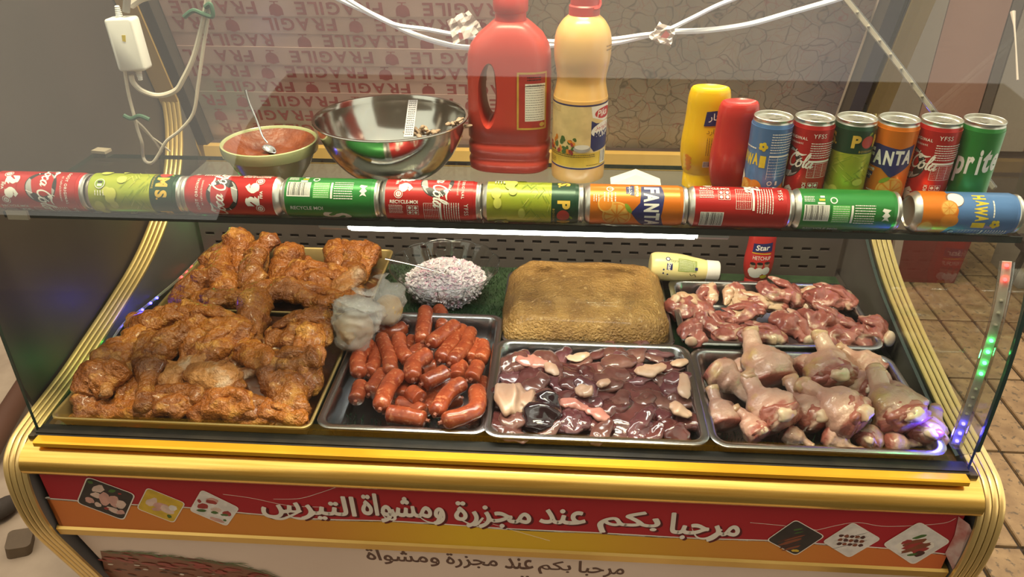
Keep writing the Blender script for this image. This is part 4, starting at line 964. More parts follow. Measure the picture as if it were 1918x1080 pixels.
for i, ((cx, cy), L, an, wr, kd, lay) in enumerate(TL):
    px, py = T0[0] + cx / DS, T0[1] + cy / DS; z = -.384 + .014 * lay; c = at(px, py, Z=z); n = Vector((0, -.55, 1)).normalized(); L = L / DS * 1.14; dx, dy = cos(R(an)) * L / 2, -sin(R(an)) * L / 2
    a, b = atp(px - dx, py - dy, c, n) - c, atp(px + dx, py + dy, c, n) - c; W = wr * L / scale_at(c) * .5; sd = (b - a).cross(n).normalized(); ln = (b - a).length
    t = thing('chicken_thigh', '', 'chicken', c); t['look'] = {'l': 'bony', '': 'skinless red', 'skin': 'pale skinned', 'bone': 'white boned'}[kd]
    W *= 1.22; o2 = Vector((i * 2.3, i * 1.1, 5))
    mb_ = body([a, a * .4 + sd * W * .30 + n * W * .12, b * .4 - sd * W * .22 + n * W * .10, b], lambda s_: W * prof([(0, .15), (.12, .62), (.36, 1), (.62, .92), (.86, .66), (1, .12)], s_), 40, 28, .46, 38, 900 + i, .62, 105, .14, .26, fib=.28)
    masked(mb_, 'meat', TF, 28, lambda q, an, p_: .30 + .75 * mnoise.noise(p_ * 30 + o2) + (.25 if kd == 'skin' else 0), t)
    f0 = n * W * .30
    body([a * .8 + f0 - sd * W * .5, f0 * 1.35 - sd * W * .55, b * .75 + f0 * .8 - sd * W * .3], lambda s_: W * .42 * sin(pi * max(.03, min(.97, s_))) ** .6, 24, 18, .5, 50, 950 + i, .5, 140, .15, .25, fib=.25).build('skin_flap', TSKIN if kd in ('skin', 'l') else TF, t, 'all')
    if kd == 'skin': body([a * .8 + f0 * .6, f0 * 1.5 + sd * W * .25, b * .8 + f0 * .6], lambda s_: W * .52 * sin(pi * max(.03, min(.97, s_))) ** .5, 24, 18, .42, 45, 970 + i, .5, 140, .12, .25, fib=.2).build('skin_fold', TSKIN, t, 'all')
    if kd in ('bone', 'l'):
        e = a if kd == 'l' or i == 9 else b; e = e * .78 + n * W * .55 - Vector((0, W * .25, 0))
        body([e * .8, e, e * 1.15], lambda s_: W * .46 * sin(pi * max(.05, min(.95, s_))) ** .5, 10, 12, .25, 70, 990 + i, .9).build('bone', BONE, t, 'all')
    tl.append((t, c))
rank_labels(tl, 'chicken', 'raw thighs in the rear right tray', '{look} raw thigh, rear right tray, {row} row from front, {n} from left', .05)

# ------------------------------------------------------------------ block of spiced mince
KOF = mat('spiced_mince', (.40, .215, .058), .45, 0, (.25, .122, .030), ns=26, nd=9, bump=.9, bs=210, coat=.14, rng=(.35, .62))
add_third(KOF, (.55, .34, .13), 95, .62, .70); add_third(KOF, (.07, .045, .012), 120, .70, .74, 9.1)
KOF.node_tree.nodes['Bump'].inputs['Distance'].default_value = .009
t = thing('mince_block', 'large loaf-shaped block of golden brown spiced mince on a steel tray', 'minced meat', (.897, .318, DK + .006))
m = MB(); rs = []; hx, hy, H = .158, .128, .084
for i in range(30):
    a = i / 29; z = H * (1 - (1 - a) ** 1.0); q = 1
    if a > .55: e = (a - .55) / .45; q = 1 - .30 * (1 - sqrt(max(0, 1 - e * e))); z = H * .55 + H * .45 * sin(e * pi / 2)
    if a > .97: pass
    sx, sy = hx - .006 + .010 * sin(pi * min(1, a * 1.3)) - (1 - q) * .16, hy - .004 + .008 * sin(pi * min(1, a * 1.3)) - (1 - q) * .17
    rs.append([(x, y, z) for x, y in rrect(-sx, -sy, sx, sy, .042 * (1 if a < .6 else 1.1), 10)])
for f in (.8, .55, .3, .1):
    sx, sy = hx - .02, hy - .02; z = H * (1 + .16 * (1 - f)); rs.append([(x * f * .86, y * f * .83, z) for x, y in rrect(-sx, -sy, sx, sy, .042, 10)])
# subdivide rings round the outline so that the lumps show
def dens(r, k=3): return [tuple(Vector(r[i]).lerp(Vector(r[(i + 1) % len(r)]), j / k)) for i in range(len(r)) for j in range(k)]
rs = [dens(r) for r in rs]
for ri, r in enumerate(rs):
    for j, p in enumerate(r):
        p = Vector(p); nn_ = Vector((p.x, p.y, .02)).normalized() if ri < 24 else Vector((0, 0, 1)); d = .0050 * mnoise.noise(p * 24) + .0026 * mnoise.noise(p * 70) + .0013 * mnoise.noise(p * 170)
        if p.y < 0 and abs(p.x) < .12 and ri < 24:    # long crease pressed across the front
            for zc, w_ in ((.034, .0035), (.028, .0025)): d -= .004 * math.exp(-((p.z - zc - .02 * p.x * .3) / w_) ** 2) * (1 if p.x > -.07 else 0)
        r[j] = tuple(p + nn_ * d)
m.rings(rs, (True, True)); m.build('mince', KOF, t, 'all')
# ------------------------------------------------------------------ drinks cans
CR = .0287; CH = .145
CRED = mat('can_red', (.50, .022, .020), .30, .35, (.46, .018, .016), ns=5); CGRN = mat('can_green', (.03, .24, .045), .30, .35, (.025, .21, .04), ns=5)
CLIME = mat('can_lime', (.42, .43, .035), .32, .3, (.33, .40, .03), ns=18); CDGR = mat('can_dark_green', (.012, .06, .028), .32, .3, (.010, .045, .02), ns=40)
CORG = mat('can_orange', (.72, .20, .012), .30, .35, (.68, .17, .01), ns=5); CBLU = mat('can_blue', (.10, .22, .46), .32, .3, (.085, .19, .42), ns=8)
NAVY = pm('navy', (.018, .022, .12)); CWH = PW; GREY = pm('ball_grey', (.42, .40, .38)); GOLDP = pm('gold', (.70, .44, .06)); YELP = pm('yellow', (.74, .54, .03)); ORP = pm('orange', (.74, .24, .015)); ORL = pm('orange_light', (.80, .42, .08)); LEAF = pm('leaf', (.22, .33, .02)); APR = pm('apple', (.50, .045, .03)); LIMEL = pm('lime_light', (.60, .60, .10)); GRNL = pm('green_light', (.10, .42, .08))


def can_shell(bodies):
    """bodies: list of (height, material index) bands of the printed wall."""
    m = MB(); n = 40
    def band(prof_, mi): m.lathe(prof_, n, mi=mi)
    z = .0085
    for top, mi in bodies: band([(CR, z), (CR, top)], mi); z = top
    band([(CR, z), (CR - .0006, .1335), (.0272, .1385)], bodies[-1][1])
    return m


def make_can(name, label, bodies, bmats, pr):
    t = thing(name, label, 'can', (0, 0, 0))
    can_shell(bodies).build('body', bmats, t, 35)
    link('print', pr.cyl('print', CR), t)['kind'] = 'stuff'
    m = MB(); m.lathe([(.0272, .1385), (.0262, .1405), (.0262, .1415), (.0270, .1428), (.0270, .1445), (.0262, .145), (.0252, .1445), (.0247, .1405), (.0235, .1395), (.0215, .1405), (.0002, .1405)], 40); m.build('lid', ALU, t, 35)
    m = MB(); m.lathe([(CR, .0085), (.0272, .005), (.0240, .0012), (.0228, 0), (.0215, .0006), (.0205, .003), (.013, .0075), (.0002, .009)], 40); m.build('base', ALU, t, 35)
    m = MB(); o = []
    for i in range(20):
        a = 2 * pi * i / 20; o.append((.0062 * cos(a), .0035 + .0105 * sin(a)))
    for ra, z0, z1 in ((1, .1412, .1424),):
        inn_ = [(.0030 * cos(2 * pi * i / 20), .0075 + .0042 * sin(2 * pi * i / 20)) for i in range(20)]
        vs = [(x, y, z0) for x, y in o] + [(x, y, z1) for x, y in o] + [(x, y, z1) for x, y in inn_] + [(x, y, z0) for x, y in inn_]
        m.add(vs, [(q * 20 + i, q * 20 + (i + 1) % 20, ((q + 1) % 4) * 20 + (i + 1) % 20, ((q + 1) % 4) * 20 + i) for q in range(4) for i in range(20)])
    m.build('pull_tab', ALU, t)
    return t


D = CR * pi / 180   # one degree round the can


def script_cola(pr, u, v, s, mi, word='CocaCola'):
    """Flowing lettering drawn as pen strokes; s = height of a small letter."""
    G = {'C': ([[(.95, 1.55), (1.05, 1.95), (.65, 2.1), (.15, 1.5), (.05, .7), (.35, .05), (.85, .05), (1.25, .5)], [(.95, 1.55), (.75, 1.6), (.8, 1.9), (1.0, 2.0), (1.5, 1.9), (2.1, 2.05)]], 1.2),
         'o': ([[(.5, .95), (.1, .75), (.05, .25), (.35, 0), (.7, .3), (.7, .75), (.5, .95), (.75, .85), (1.0, .95)]], .9),
         'c': ([[(.7, .8), (.45, .97), (.1, .6), (.12, .15), (.4, 0), (.85, .35)]], .8),
         'a': ([[(.75, .75), (.45, .97), (.1, .6), (.12, .12), (.4, .02), (.7, .5), (.78, .9), (.7, .2), (.85, .02), (1.1, .3)]], 1.0),
         'l': ([[(.1, .3), (.5, 1.4), (.55, 2.0), (.35, 2.05), (.22, 1.4), (.22, .3), (.4, .02), (.65, .3)]], .55),
         '-': ([[(0, .5), (.45, .55)]], .5)}
    x = 0; tot = sum(G[c][1] for c in word); 
    for c in word:
        for st in G[c][0]:
            pts = [((p[0] + x - tot / 2 + p[1] * .25) * s + u, (p[1] - .5) * s + v + (p[0] + x) * 0) for p in st]
            pr.stroke(pts, [s * .08, s * .30, s * .20, s * .30, s * .10], mi, 5)
        x += G[c][1]


# red cola can
p = Print([CWH, PK, GREY, CRED]); W_, K_, G_, R_ = range(4)
p.disc(-2 * D, .082, .026, K_, .024, 28); p.disc(-2 * D, .082, .0245, G_, .0225, 28); p.poly([(-.024, .090), (-.012, .100), (.012, .099), (.016, .086), (.010, .070), (-.010, .066), (-.022, .074)], R_); p.poly([(.010, .099), (.018, .096), (.023, .086), (.022, .072), (.012, .066), (.009, .072), (.015, .086)], K_)
p.poly([(-.026, .082), (-.022, .068), (-.014, .061), (-.010, .066), (-.020, .074), (-.023, .082)], K_); p.poly([(-.020, .098), (-.008, .1045), (.006, .1045), (.002, .0995), (-.012, .100)], K_)
for a in (((.016, .086), (.0235, .092)), ((.010, .070), (.006, .060)), ((-.022, .074), (-.025, .072)), ((.012, .099), (.014, .103))): p.stroke(a, .0012, W_, 2)
script_cola(p, -.020, .086, .0095, W_, 'Coca')
script_cola(p, .021, .083, .0095, W_, 'Cola')
p.text('GOÛT ORIGINAL', 0, .1205, .0052, W_, space=1.25, bold=.015); p.text('et rafraîchissant', 4 * D, .113, .0034, W_, space=1.2)
p.text('2', -.0095, .038, .021, W_, bold=.10, w=.016); p.text('6', .0095, .038, .021, W_, bold=.10, w=.017); p.poly([(-.006, .0455), (.006, .0455), (.002, .039), (.002, .035), (.006, .029), (-.006, .029), (-.002, .035), (-.002, .039)], R_); p.text('FIFA', 0, .0245, .0042, W_, bold=.02)
for c, v in ((-42 * D, .028), (42 * D, .028)):
    p.disc(c, v, .0062, W_); p.disc(c, v, .0054, R_); p.disc(c, v, .0040, W_); p.rect(c - .002, v - .0018, c + .002, v - .0008, R_); p.rect(c - .002, v + .0006, c + .002, v + .0016, R_)
p.text('RECYCLE-MOI', 64 * D, .036, .0048, W_, rot=pi / 2, bold=.02)
p.lines(72 * D, .014, 100 * D, .034, 6, W_, 'v', .35, 3)
for i in range(2):
    for j in range(2):
        u0, v0 = (74 + 15 * j) * D, .040 + .0085 * i
        for q in ((u0, v0, u0 + 14 * D, v0 + .0004), (u0, v0 + .0075, u0 + 14 * D, v0 + .0079), (u0, v0, u0 + .0004, v0 + .0079), (u0 + 14 * D, v0, u0 + 14 * D + .0004, v0 + .0079)): p.rect(*q, W_)
        p.disc(u0 + 7 * D, v0 + .004, .0022, W_)
for q in ((66, .064, 128, .0645), (66, .0845, 128, .085)): p.rect(q[0] * D, q[1], q[2] * D, q[3], W_)
for q in (66, 85, 107, 128): p.rect(q * D, .064, q * D + .0004, .085, W_)
p.lines(68 * D, .066, 126 * D, .083, 7, W_, 'u', .14, 9)
p.rect(64 * D, .0865, 132 * D, .0895, W_); p.lines(64 * D, .092, 140 * D, .116, 7, W_, 'u', .34, 4)
p.text('YFSS', 84 * D, .125, .0060, W_, space=1.1)
p.barcode(138 * D, .016, 186 * D, .048, W_, K_, 'v')
COLA = p
# green lemon can
p = Print([CWH, PK, GRNL, CGRN, YELP]); W_, K_, L_, G_, Y_ = range(5)
for k_, (ch, du) in enumerate((('S', -62), ('p', -36), ('r', -12), ('i', 8), ('t', 27), ('e', 50))): p.text(ch, du * D * 1.12, .082 + .0018 * k_ + (-.007 if ch == 'p' else .004 if ch in 'it' else 0), .040 if ch == 'S' else .036 if ch == 'i' else .033 if ch == 't' else .025 if ch != 'p' else .037, W_, rot=.16, bold=.035, shear=.35, w={'S': .020, 'p': .0165, 'r': .0125, 'i': .0085, 't': .0125, 'e': .0145}[ch])
p.disc(-22 * D, .020, .004, LEAF and L_); p.text('RECYCLE MOI', -98 * D, .040, .0056, W_, rot=pi / 2, bold=.012)
p.barcode(-178 * D, .012, -132 * D, .046, W_, K_, 'v', 8)
for i in range(3): p.rect((-186 - 10 * i) * D, .030 + .002 * i, (-180 - 10 * i) * D, .040, W_ if i != 1 else Y_)
p.disc(-192 * D, .052, .005, W_); p.disc(-192 * D, .052, .0035, G_); p.lines(-205 * D, .012, -186 * D, .026, 4, W_, 'v', .4, 2)
p.rect(-178 * D, .050, -128 * D, .074, L_); p.lines(-177 * D, .051, -129 * D, .073, 8, W_, 'v', .25, 6); p.rect(-178 * D, .0755, -128 * D, .0785, W_); p.lines(-182 * D, .0805, -125 * D, .108, 8, W_, 'v', .36, 7)
p.poly([(-172 * D, .119), (-165 * D, .117), (-160 * D, .121), (-150 * D, .1175), (-146 * D, .121), (-136 * D, .118), (-140 * D, .1225), (-136 * D, .128), (-146 * D, .125), (-152 * D, .1285), (-160 * D, .125), (-168 * D, .129)], W_)
LEMON = p
# lime coloured apple can
p = Print([GOLDP, APR, LEAF, LIMEL, CWH, PK, CDGR]); O_, A_, F_, M_, W_, K_, DG_ = range(7)
for a in (-90, 90):
    for ch, du in (('P', -52), ('M', 18), ('S', 56), ('.', 70)):
        p.text(ch, (a + du) * D, .1175 if ch != '.' else .111, .018 if ch != '.' else .003, O_, bold=.05)
    p.disc((a - 19) * D, .117, .0092, A_, .009); p.disc((a - 19) * D + .003, .128, .0035, F_, .0018, 10, rot=.6)
    p.text('BOISSON POMME', a * D, .1035, .0030, O_, space=1.3)
rd = random.Random(12)
for i in range(60):
    a, v = rd.uniform(-175, 175) * D, rd.uniform(.055, .096); l = rd.uniform(.008, .018); an = rd.choice((.6, 2.5))
    p.stroke([(a, v), (a + l * cos(an), min(.098, v + l * sin(an)))], .0007, F_ if i % 3 else M_, 2)
for i in range(16): p.disc(rd.uniform(-170, 170) * D, rd.uniform(.02, .06), rd.uniform(.003, .010), M_, rd.uniform(.003, .008))
for a in (-60, 110):
    p.disc(a * D, .026, .0075, W_); p.disc(a * D, .026, .0066, F_); p.rect(a * D - .004, .0225, a * D - .0006, .0295, K_); p.rect(a * D + .0006, .0225, a * D + .004, .0295, W_)
    p.lines((a + 20) * D, .018, (a + 34) * D, .034, 4, W_, 'u', .3, 5)
APPLE = p
# orange can
p = Print([CWH, NAVY, ORP, ORL, LEAF, CORG]); W_, N_, O_, L_, F_, B_ = range(6)
for k_ in (0,):
    p.poly([(-70 * D, .108), (-30 * D, .112), (30 * D, .108), (76 * D, .114), (72 * D, .084), (44 * D, .074), (20 * D, .066), (-8 * D, .078), (-66 * D, .080)], N_)
    for ch, du, dv in (('F', -50, 0), ('A', -24, -.001), ('N', 5, -.0005), ('T', 32, .001), ('A', 56, .002)): p.text(ch, du * D, .0945 + dv, .021, W_, bold=.045, w=.0118 if ch != 'A' else .0135)
    p.poly([(-70 * D, .076), (-28 * D, .075), (-30 * D, .064), (-70 * D, .065)], N_); 
    p.rect(-70 * D, .070, -26 * D, .0765, O_); p.text('orange', -48 * D, .073, .0058, W_, bold=.02); p.rect(-62 * D, .0585, -34 * D, .069, N_); p.text('\ufeaa\ufef3\ufeaa\ufe9f', -48 * D, .064, .006, W_)
    for cu, cv, r in ((30, .046, .020), (-70, .066, .0)):
        if r:
            p.disc(cu * D, cv, r, L_, n=26); p.disc(cu * D, cv, r * .9, O_, n=26)
            for i in range(9): a = 2 * pi * i / 9; p.poly([(cu * D + r * .12 * cos(a), cv + r * .12 * sin(a)), (cu * D + r * .8 * cos(a - .27), cv + r * .8 * sin(a - .27)), (cu * D + r * .86 * cos(a), cv + r * .86 * sin(a)), (cu * D + r * .8 * cos(a + .27), cv + r * .8 * sin(a + .27))], L_)
    p.disc(8 * D, .062, .008, F_, .003, rot=.6); p.disc(-4 * D, .030, .012, L_, .011); p.disc(-4 * D, .030, .010, O_, .009)
p.disc(-50 * D, .036, .005, W_); p.disc(-50 * D, .036, .0036, B_); p.rect(-50 * D - .0006, .035, -50 * D + .0006, .042, W_); p.lines(-38 * D, .026, 0 * D - .005, .046, 4, W_, 'u', .3, 9); p.lines(-30 * D, .012, -10 * D, .022, 3, W_, 'u', .35, 9)
p.lines(100 * D, .03, 160 * D, .10, 14, W_, 'u', .25, 9)
ORANGE = p
# blue and orange tropical can
p = Print([YELP, ORP, ORL, CWH, CORG, CBLU, pm('coco', (.24, .11, .05))]); Y_, O_, L_, W_, B_, U_, C_ = range(7)
pts = [(-180 * D, 0.0085)] + [(180 * D, .0085)] + [((180 - 20 * i) * D, .050 + .006 * sin(i * .9)) for i in range(19)]
p.poly(pts, B_)
for a in (0, 178):
    for i, ch in enumerate('HAWAI'): p.text(ch, (a + (i - 2) * 21) * D, .085 + .0025 * (i % 2), .0175, Y_, bold=.05, w=.0085 if ch != 'W' else .0125)
    for i in range(5): b = i * 2 * pi / 5; p.disc((a + 38) * D + .004 * cos(b), .107 + .004 * sin(b), .0028, Y_)
    p.lines((a - 30) * D, .1005, (a + 20) * D, .105, 1, W_, 'u', .4, 2)
    p.disc((a - 34) * D, .052, .013, C_, .012); p.disc((a - 34) * D, .053, .0115, W_, .0105); p.disc((a - 6) * D, .043, .0115, O_); p.disc((a - 6) * D, .043, .0098, L_)
    for i in range(8): b = 2 * pi * i / 8; p.stroke([((a - 6) * D, .043), ((a - 6) * D + .0092 * cos(b), .043 + .0092 * sin(b))], .0007, O_, 2)
    p.disc((a + 30) * D, .045, .010, O_, .012); p.disc((a + 52) * D, .016, .011, O_); p.disc((a + 52) * D, .016, .009, L_)
for a0, a1 in ((58, 122),):
    p.lines(a0 * D, .098, a1 * D, .128, 8, W_, 'u', .34, 2); p.rect(a0 * D, .093, a1 * D, .0955, W_); p.lines(a0 * D, .062, a1 * D, .092, 7, W_, 'u', .13, 3)
    for q in (a0, 82, a1): p.rect(q * D, .060, q * D + .0004, .093, W_)
    p.disc(70 * D, .054, .0035, W_); p.disc(70 * D, .054, .0024, U_); p.rect(86 * D, .051, 92 * D, .057, W_)
TROP = p

proto = {'cola': make_can('drinks_can', 'x', [(.1335, 0)], [CRED], COLA), 'lemon': make_can('drinks_can', 'x', [(.1335, 0)], [CGRN], LEMON), 'apple': make_can('drinks_can', 'x', [(.100, 0), (.1335, 1)], [CLIME, CDGR], APPLE),
         'orange': make_can('drinks_can', 'x', [(.1335, 0)], [CORG], ORANGE), 'tropical': make_can('drinks_can', 'x', [(.1335, 0)], [CBLU], TROP)}
used = set()


def place_can(kind, label, group, mw):
    src = proto[kind]
    if kind in used:
        t = src.copy(); COL.objects.link(t)
        for ch in src.children: c = ch.copy(); COL.objects.link(c); c.parent = t
    else: t = src; used.add(kind)
    t.matrix_world = mw; tag(t, label, 'can', group); return t


EL = R(23); SHZ = -.031
DV = Vector((0, -cos(EL), sin(EL)))


def lying(x, kind, spin, label, left=False):
    """A can lying along the front edge of the shelf, top to the right unless left."""
    Z = Vector((-1, 0, 0)) if left else Vector((1, 0, 0)); Y = -DV; X = Y.cross(Z)
    m = Matrix((X, Y, Z)).transposed().to_4x4() @ Matrix.Rotation(R(spin), 4, 'Z')
    m.translation = Vector((x + (CH if left else 0), 0, SHZ + CR + .0004)); place_can(kind, label, 'cans lying end to end along the shelf', m)


lying(.000, 'cola', -14, 'red cola can lying leftmost on the shelf, at the left edge of the picture')
lying(.1455, 'apple', 34, 'lime green can lying between the two leftmost red cans')
lying(.291, 'cola', 4, 'red can with black football lying left of the green can marked recycle', True)
lying(.4365, 'lemon', 130, 'green can lying on the shelf below the small bowl of red paste')
lying(.5825, 'cola', -58, 'red can lying under the steel bowl, its football turned upwards')
lying(.728, 'apple', -33, 'lime green can lying in front of the red jug')
lying(.874, 'orange', 2, 'orange can with blue wordmark lying in the middle of the shelf')
lying(1.020, 'cola', -124, 'red can lying back side out, barcode shown, below the yellow bottle')
lying(1.1655, 'lemon', 166, 'green can lying back side out near the right end of the shelf')
lying(1.3285, 'tropical', -6, 'blue and orange can lying rightmost on the shelf beyond a gap')
for x, k, sp, lab in ((1.138, 'tropical', -52, 'blue can standing leftmost of the upright cans, beside the red squeeze bottle'), (1.1955, 'cola', -60, 'red can standing between the blue can and the lime can'), (1.2535, 'apple', -26, 'lime green can with a dark band standing upright'),
                      (1.3115, 'orange', -8, 'orange can with blue and white wordmark standing upright'), (1.3695, 'cola', -60, 'red can standing between the orange can and the green can'), (1.4275, 'lemon', 8, 'green can standing rightmost of the upright cans')):
    place_can(k, lab, 'cans standing at the right of the shelf', Matrix.Translation((x, .0585, SHZ + .0004)) @ Matrix.Rotation(R(sp) - atan2(x - .837, 1.085), 4, 'Z'))

# ------------------------------------------------------------------ bottles
PLY = mat('plastic_yellow', (.82, .50, .01), .28, 0, (.78, .46, .01), ns=6, sss=.05, coat=.2); PLR = mat('plastic_red', (.52, .035, .03), .27, 0, (.46, .028, .025), ns=6, coat=.25)
JUGR = mat('jug_red', (.50, .055, .035), .33, 0, (.44, .042, .028), ns=5, bump=.03, bs=25, sss=.05); CAPR = mat('cap_red', (.56, .05, .04), .35, ns=20)
MAYO = mat('mayo_plastic', (.80, .47, .16), .3, 0, (.77, .44, .14), ns=6, sss=.08, coat=.2); MAYP = mat('mayo_pale', (.76, .66, .30), .32, 0, (.72, .62, .27), ns=8, sss=.05)


def oval(prof_, ky, n=36):
    m = MB(); m.rings([[(r * cos(2 * pi * j / n), r * ky * sin(2 * pi * j / n), z) for j in range(n)] for r, z in prof_]); return m


def squeeze(loc, rot, s, label, material, pr, name='squeeze_bottle', neck=None):
    """Squeeze bottle stood on its cap: flat rounded bottom upwards."""
    t = thing(name, label, 'bottle', loc, None, (0, 0, rot))
    P_ = [(.026, .024), (.029, .030), (.0335, .050), (.0345, .075), (.0325, .100), (.0315, .120), (.0310, .140), (.0285, .152), (.0265, .1545), (.024, .153), (.018, .150), (.001, .149)]
    pts = cm([(r, 0, z) for r, z in P_[:8]], 3); Q = [(q.x * s, q.z * s) for q in pts] + [(r * s, z * s) for r, z in P_[8:]]
    oval(Q, .72).build('body', material, t, 45)
    oval([(.024 * s, 0), (.0265 * s, .002 * s), (.0265 * s, .022 * s), (.0245 * s, .0245 * s), (.02 * s, .0255 * s)], .74).build('cap', material, t, 40)
    rf = [(z, r) for r, z in Q[:20]]
    def rad(v):
        for (z0, r0), (z1, r1) in zip(rf, rf[1:]):
            if v <= z1: return lerp(r0, r1, max(0, (v - z0) / (z1 - z0)))
        return rf[-1][1]
    me = pr.cyl('printed_label', .031 * s, fn=rad); 
    for v in me.vertices: v.co.y *= .72
    for v in me.vertices: v.co.y += -.0004 if v.co.y < 0 else .0004
    link('printed_label', me, t); return t


p = Print([NAVY, CWH, pm('seed_brown', (.20, .10, .02)), ORP, YELP])
p.poly([(-.004, .128), (.030, .132), (.030, .108), (-.006, .106)], 0); p.text('\ufead\ufe8e\ufe98\ufeb3', .013, .119, .014, 1, w=.026, bold=.01); p.text('\ufea9\ufead\ufe8e\ufe98\ufeb4\ufee3', .014, .097, .010, 2, w=.030)
p.lines(.000, .060, .024, .088, 8, 2, 'v', .3, 4); p.barcode(-.001, .040, .016, .050, 1, 0, 'u')
for i in range(10): p.disc(-.026 + .002 * (i % 3), .034 + .004 * i * .6, .004, 3, .003)
squeeze((1.063, .150, SHZ), R(-4), 1.03, 'yellow mustard squeeze bottle standing upside down left of a red one', PLY, p)
p = Print([NAVY, CWH, CORG, GREY, CRED]); p.poly([(.020, .118), (.046, .124), (.046, .098), (.020, .094)], 0); p.text('Star', .034, .109, .011, 1, rot=.08, bold=.02, shear=.2); p.disc(.040, .05, .008, 2); 
for i in range(4): p.disc(.026 + .004 * i, .134 + .002 * (i % 2), .0016, 1)
squeeze((1.098, .100, SHZ), R(8), .985, 'red ketchup squeeze bottle standing upside down between mustard and blue can', PLR, p)
p = Print([NAVY, CWH, CORG, GREY, CRED, YELP, PK, pm('face', (.42, .22, .14))])
p.poly([(-.020, .112), (.022, .117), (.022, .096), (-.020, .092)], 0); p.text('Star', .001, .1045, .0125, 1, rot=.1, bold=.02, shear=.2, w=.030); p.rect(-.020, .0895, .020, .0912, 5); p.text('HETCHUP', .002, .080, .0085, 1, rot=.04, w=.036)
for i, du in enumerate((-.014, .0, .014)): p.disc(du, .060 + .002 * i, .0055, 7, .0065); p.disc(du, .065 + .002 * i, .0058, 6, .0035); p.disc(du, .045 + .002 * i, .009, 1, .010)
p.disc(-.008, .036, .012, 1, .006); p.disc(.012, .034, .008, 5, .005)
squeeze(at(1414, 528, Z=-.40).xy.to_3d() * 1 + Vector((0, 0, -.409)), R(-6), .92, 'red ketchup squeeze bottle standing inside the case behind the thigh tray', PLR, p)

# pale mayonnaise bottle lying on its side
t = thing('squeeze_bottle', 'pale yellow mayonnaise squeeze bottle lying on its side with a white cap', 'bottle', (0, 0, 0))
P_ = [(.001, .0), (.022, .0005), (.027, .004), (.030, .015), (.0305, .045), (.029, .07), (.0255, .09), (.0235, .105), (.0215, .116), (.020, .120)]
m = MB(); m.lathe([(q.x, q.z) for q in cm([(r, 0, z) for r, z in P_], 3)], 32); m.build('body', MAYP, t, 50)
m = MB(); m.lathe([(.0205, .119), (.0215, .120), (.0215, .144), (.0195, .1465), (.001, .147)], 32); m.build('cap', WHITE, t, 40)
p = Print([NAVY, GRNL, CWH, PGRN, PK, pm('label_green', (.30, .36, .09))])
p.poly([(-.010, .032), (.004, .032), (.004, .044), (-.010, .044)], 0); p.text('Star', -.003, .038, .008, 2, rot=0, bold=.02)
for (u, v) in ((.012, .026), (.014, .035), (.004, .026)): p.disc(u, v, .0022, 0, n=5)
p.poly([(-.024, .056), (.006, .056), (.006, .096), (-.024, .096)], 5); p.lines(-.022, .058, .004, .092, 8, 2, 'v', .2, 3); p.rect(-.006, .092, .002, .098, 0)
p.stroke([(.010, .082), (.016, .086), (.012, .092), (.020, .096)], .0014, 4); p.text('Mayo', -.016, .046, .009, 3, rot=pi / 2); p.disc(-.020, .034, .005, 0); p.disc(-.020, .034, .003, 2)
link('printed_label', p.cyl('printed_label', .0305, fn=lambda v: prof([(0, .0305), (.045, .0306), (.07, .0292), (.09, .0257), (.105, .0238), (.12, .021)], v)), t)
c0, c1 = at(1222, 497, Z=-.334), at(1343, 507, Z=-.342); zz = (c1 - c0).normalized(); yy = -(DV - zz * DV.dot(zz)).normalized(); mm = Matrix((yy.cross(zz), yy, zz)).transposed().to_4x4(); mm.translation = c0 - zz * .006; t.matrix_world = mm
m = MB(); m.prism(rrect(.985, .475, 1.20, .545, .01), 2, DK, -.372); o = m.build('plastic_tub', mat('tub_dark', (.05, .045, .04), .4), None); tag(o, 'low dark tub behind the mince block, holding up the pale bottle', 'tub')

# large mayonnaise bottle
t = thing('mayonnaise_bottle', 'tall cream coloured mayonnaise bottle with red cap beside the red jug', 'bottle', (.8685, .192, SHZ))
P_ = [(.001, .0), (.038, .0), (.0425, .003), (.0435, .010), (.0435, .120), (.0425, .135), (.0395, .150), (.0385, .160), (.0405, .175), (.0435, .192), (.0440, .215), (.0410, .232), (.0330, .246), (.0245, .254), (.0215, .258)]
Q = [(P_[0][0], P_[0][1]), (P_[1][0], 0)] + [(q.x, q.z) for q in cm([(r, 0, z) for r, z in P_[2:]], 4)]
m = MB(); m.lathe(Q, 44); m.build('body', MAYO, t, 60)
m = MB(); m.lathe([(.0235, .255), (.0235, .268), (.0215, .270), (.0215, .290), (.018, .294), (.001, .294)], 32); m.build('cap', CAPR, t, 40)
m = MB(); m.tube([(.0236 * cos(a), .0236 * sin(a), .272 + .006 * sin(a * 2)) for a in [i * .22 - 1.0 for i in range(14)]] + [(.030, .004, .284), (.026, -.004, .279)], .0022, 6); m.build('cap_strap', CAPR, t, True)
p = Print([NAVY, CWH, pm('logo_red', (.56, .04, .04)), pm('label_yellow', (.74, .50, .05)), PK, PGRN, PRED, ORP, GREY, pm('label_cream', (.80, .60, .28)), pm('tan_text', (.30, .16, .04))]); d = .0435 * pi / 180
p.rect(-88 * d, .026, 100 * d, .128, 9); p.rect(-88 * d, .027, 100 * d, .0505, 3); p.rect(-100 * d, .126, 110 * d, .1285, 0); p.rect(-100 * d, .0235, 110 * d, .026, 0)
p.poly([(26 * d, .128 - .0025), (100 * d, .1255), (100 * d, .103), (60 * d, .100), (30 * d, .108)], 1); p.poly([(28 * d, .103), (40 * d, .098), (70 * d, .096), (100 * d, .100), (100 * d, .056), (36 * d, .052), (28 * d, .060)], 0)
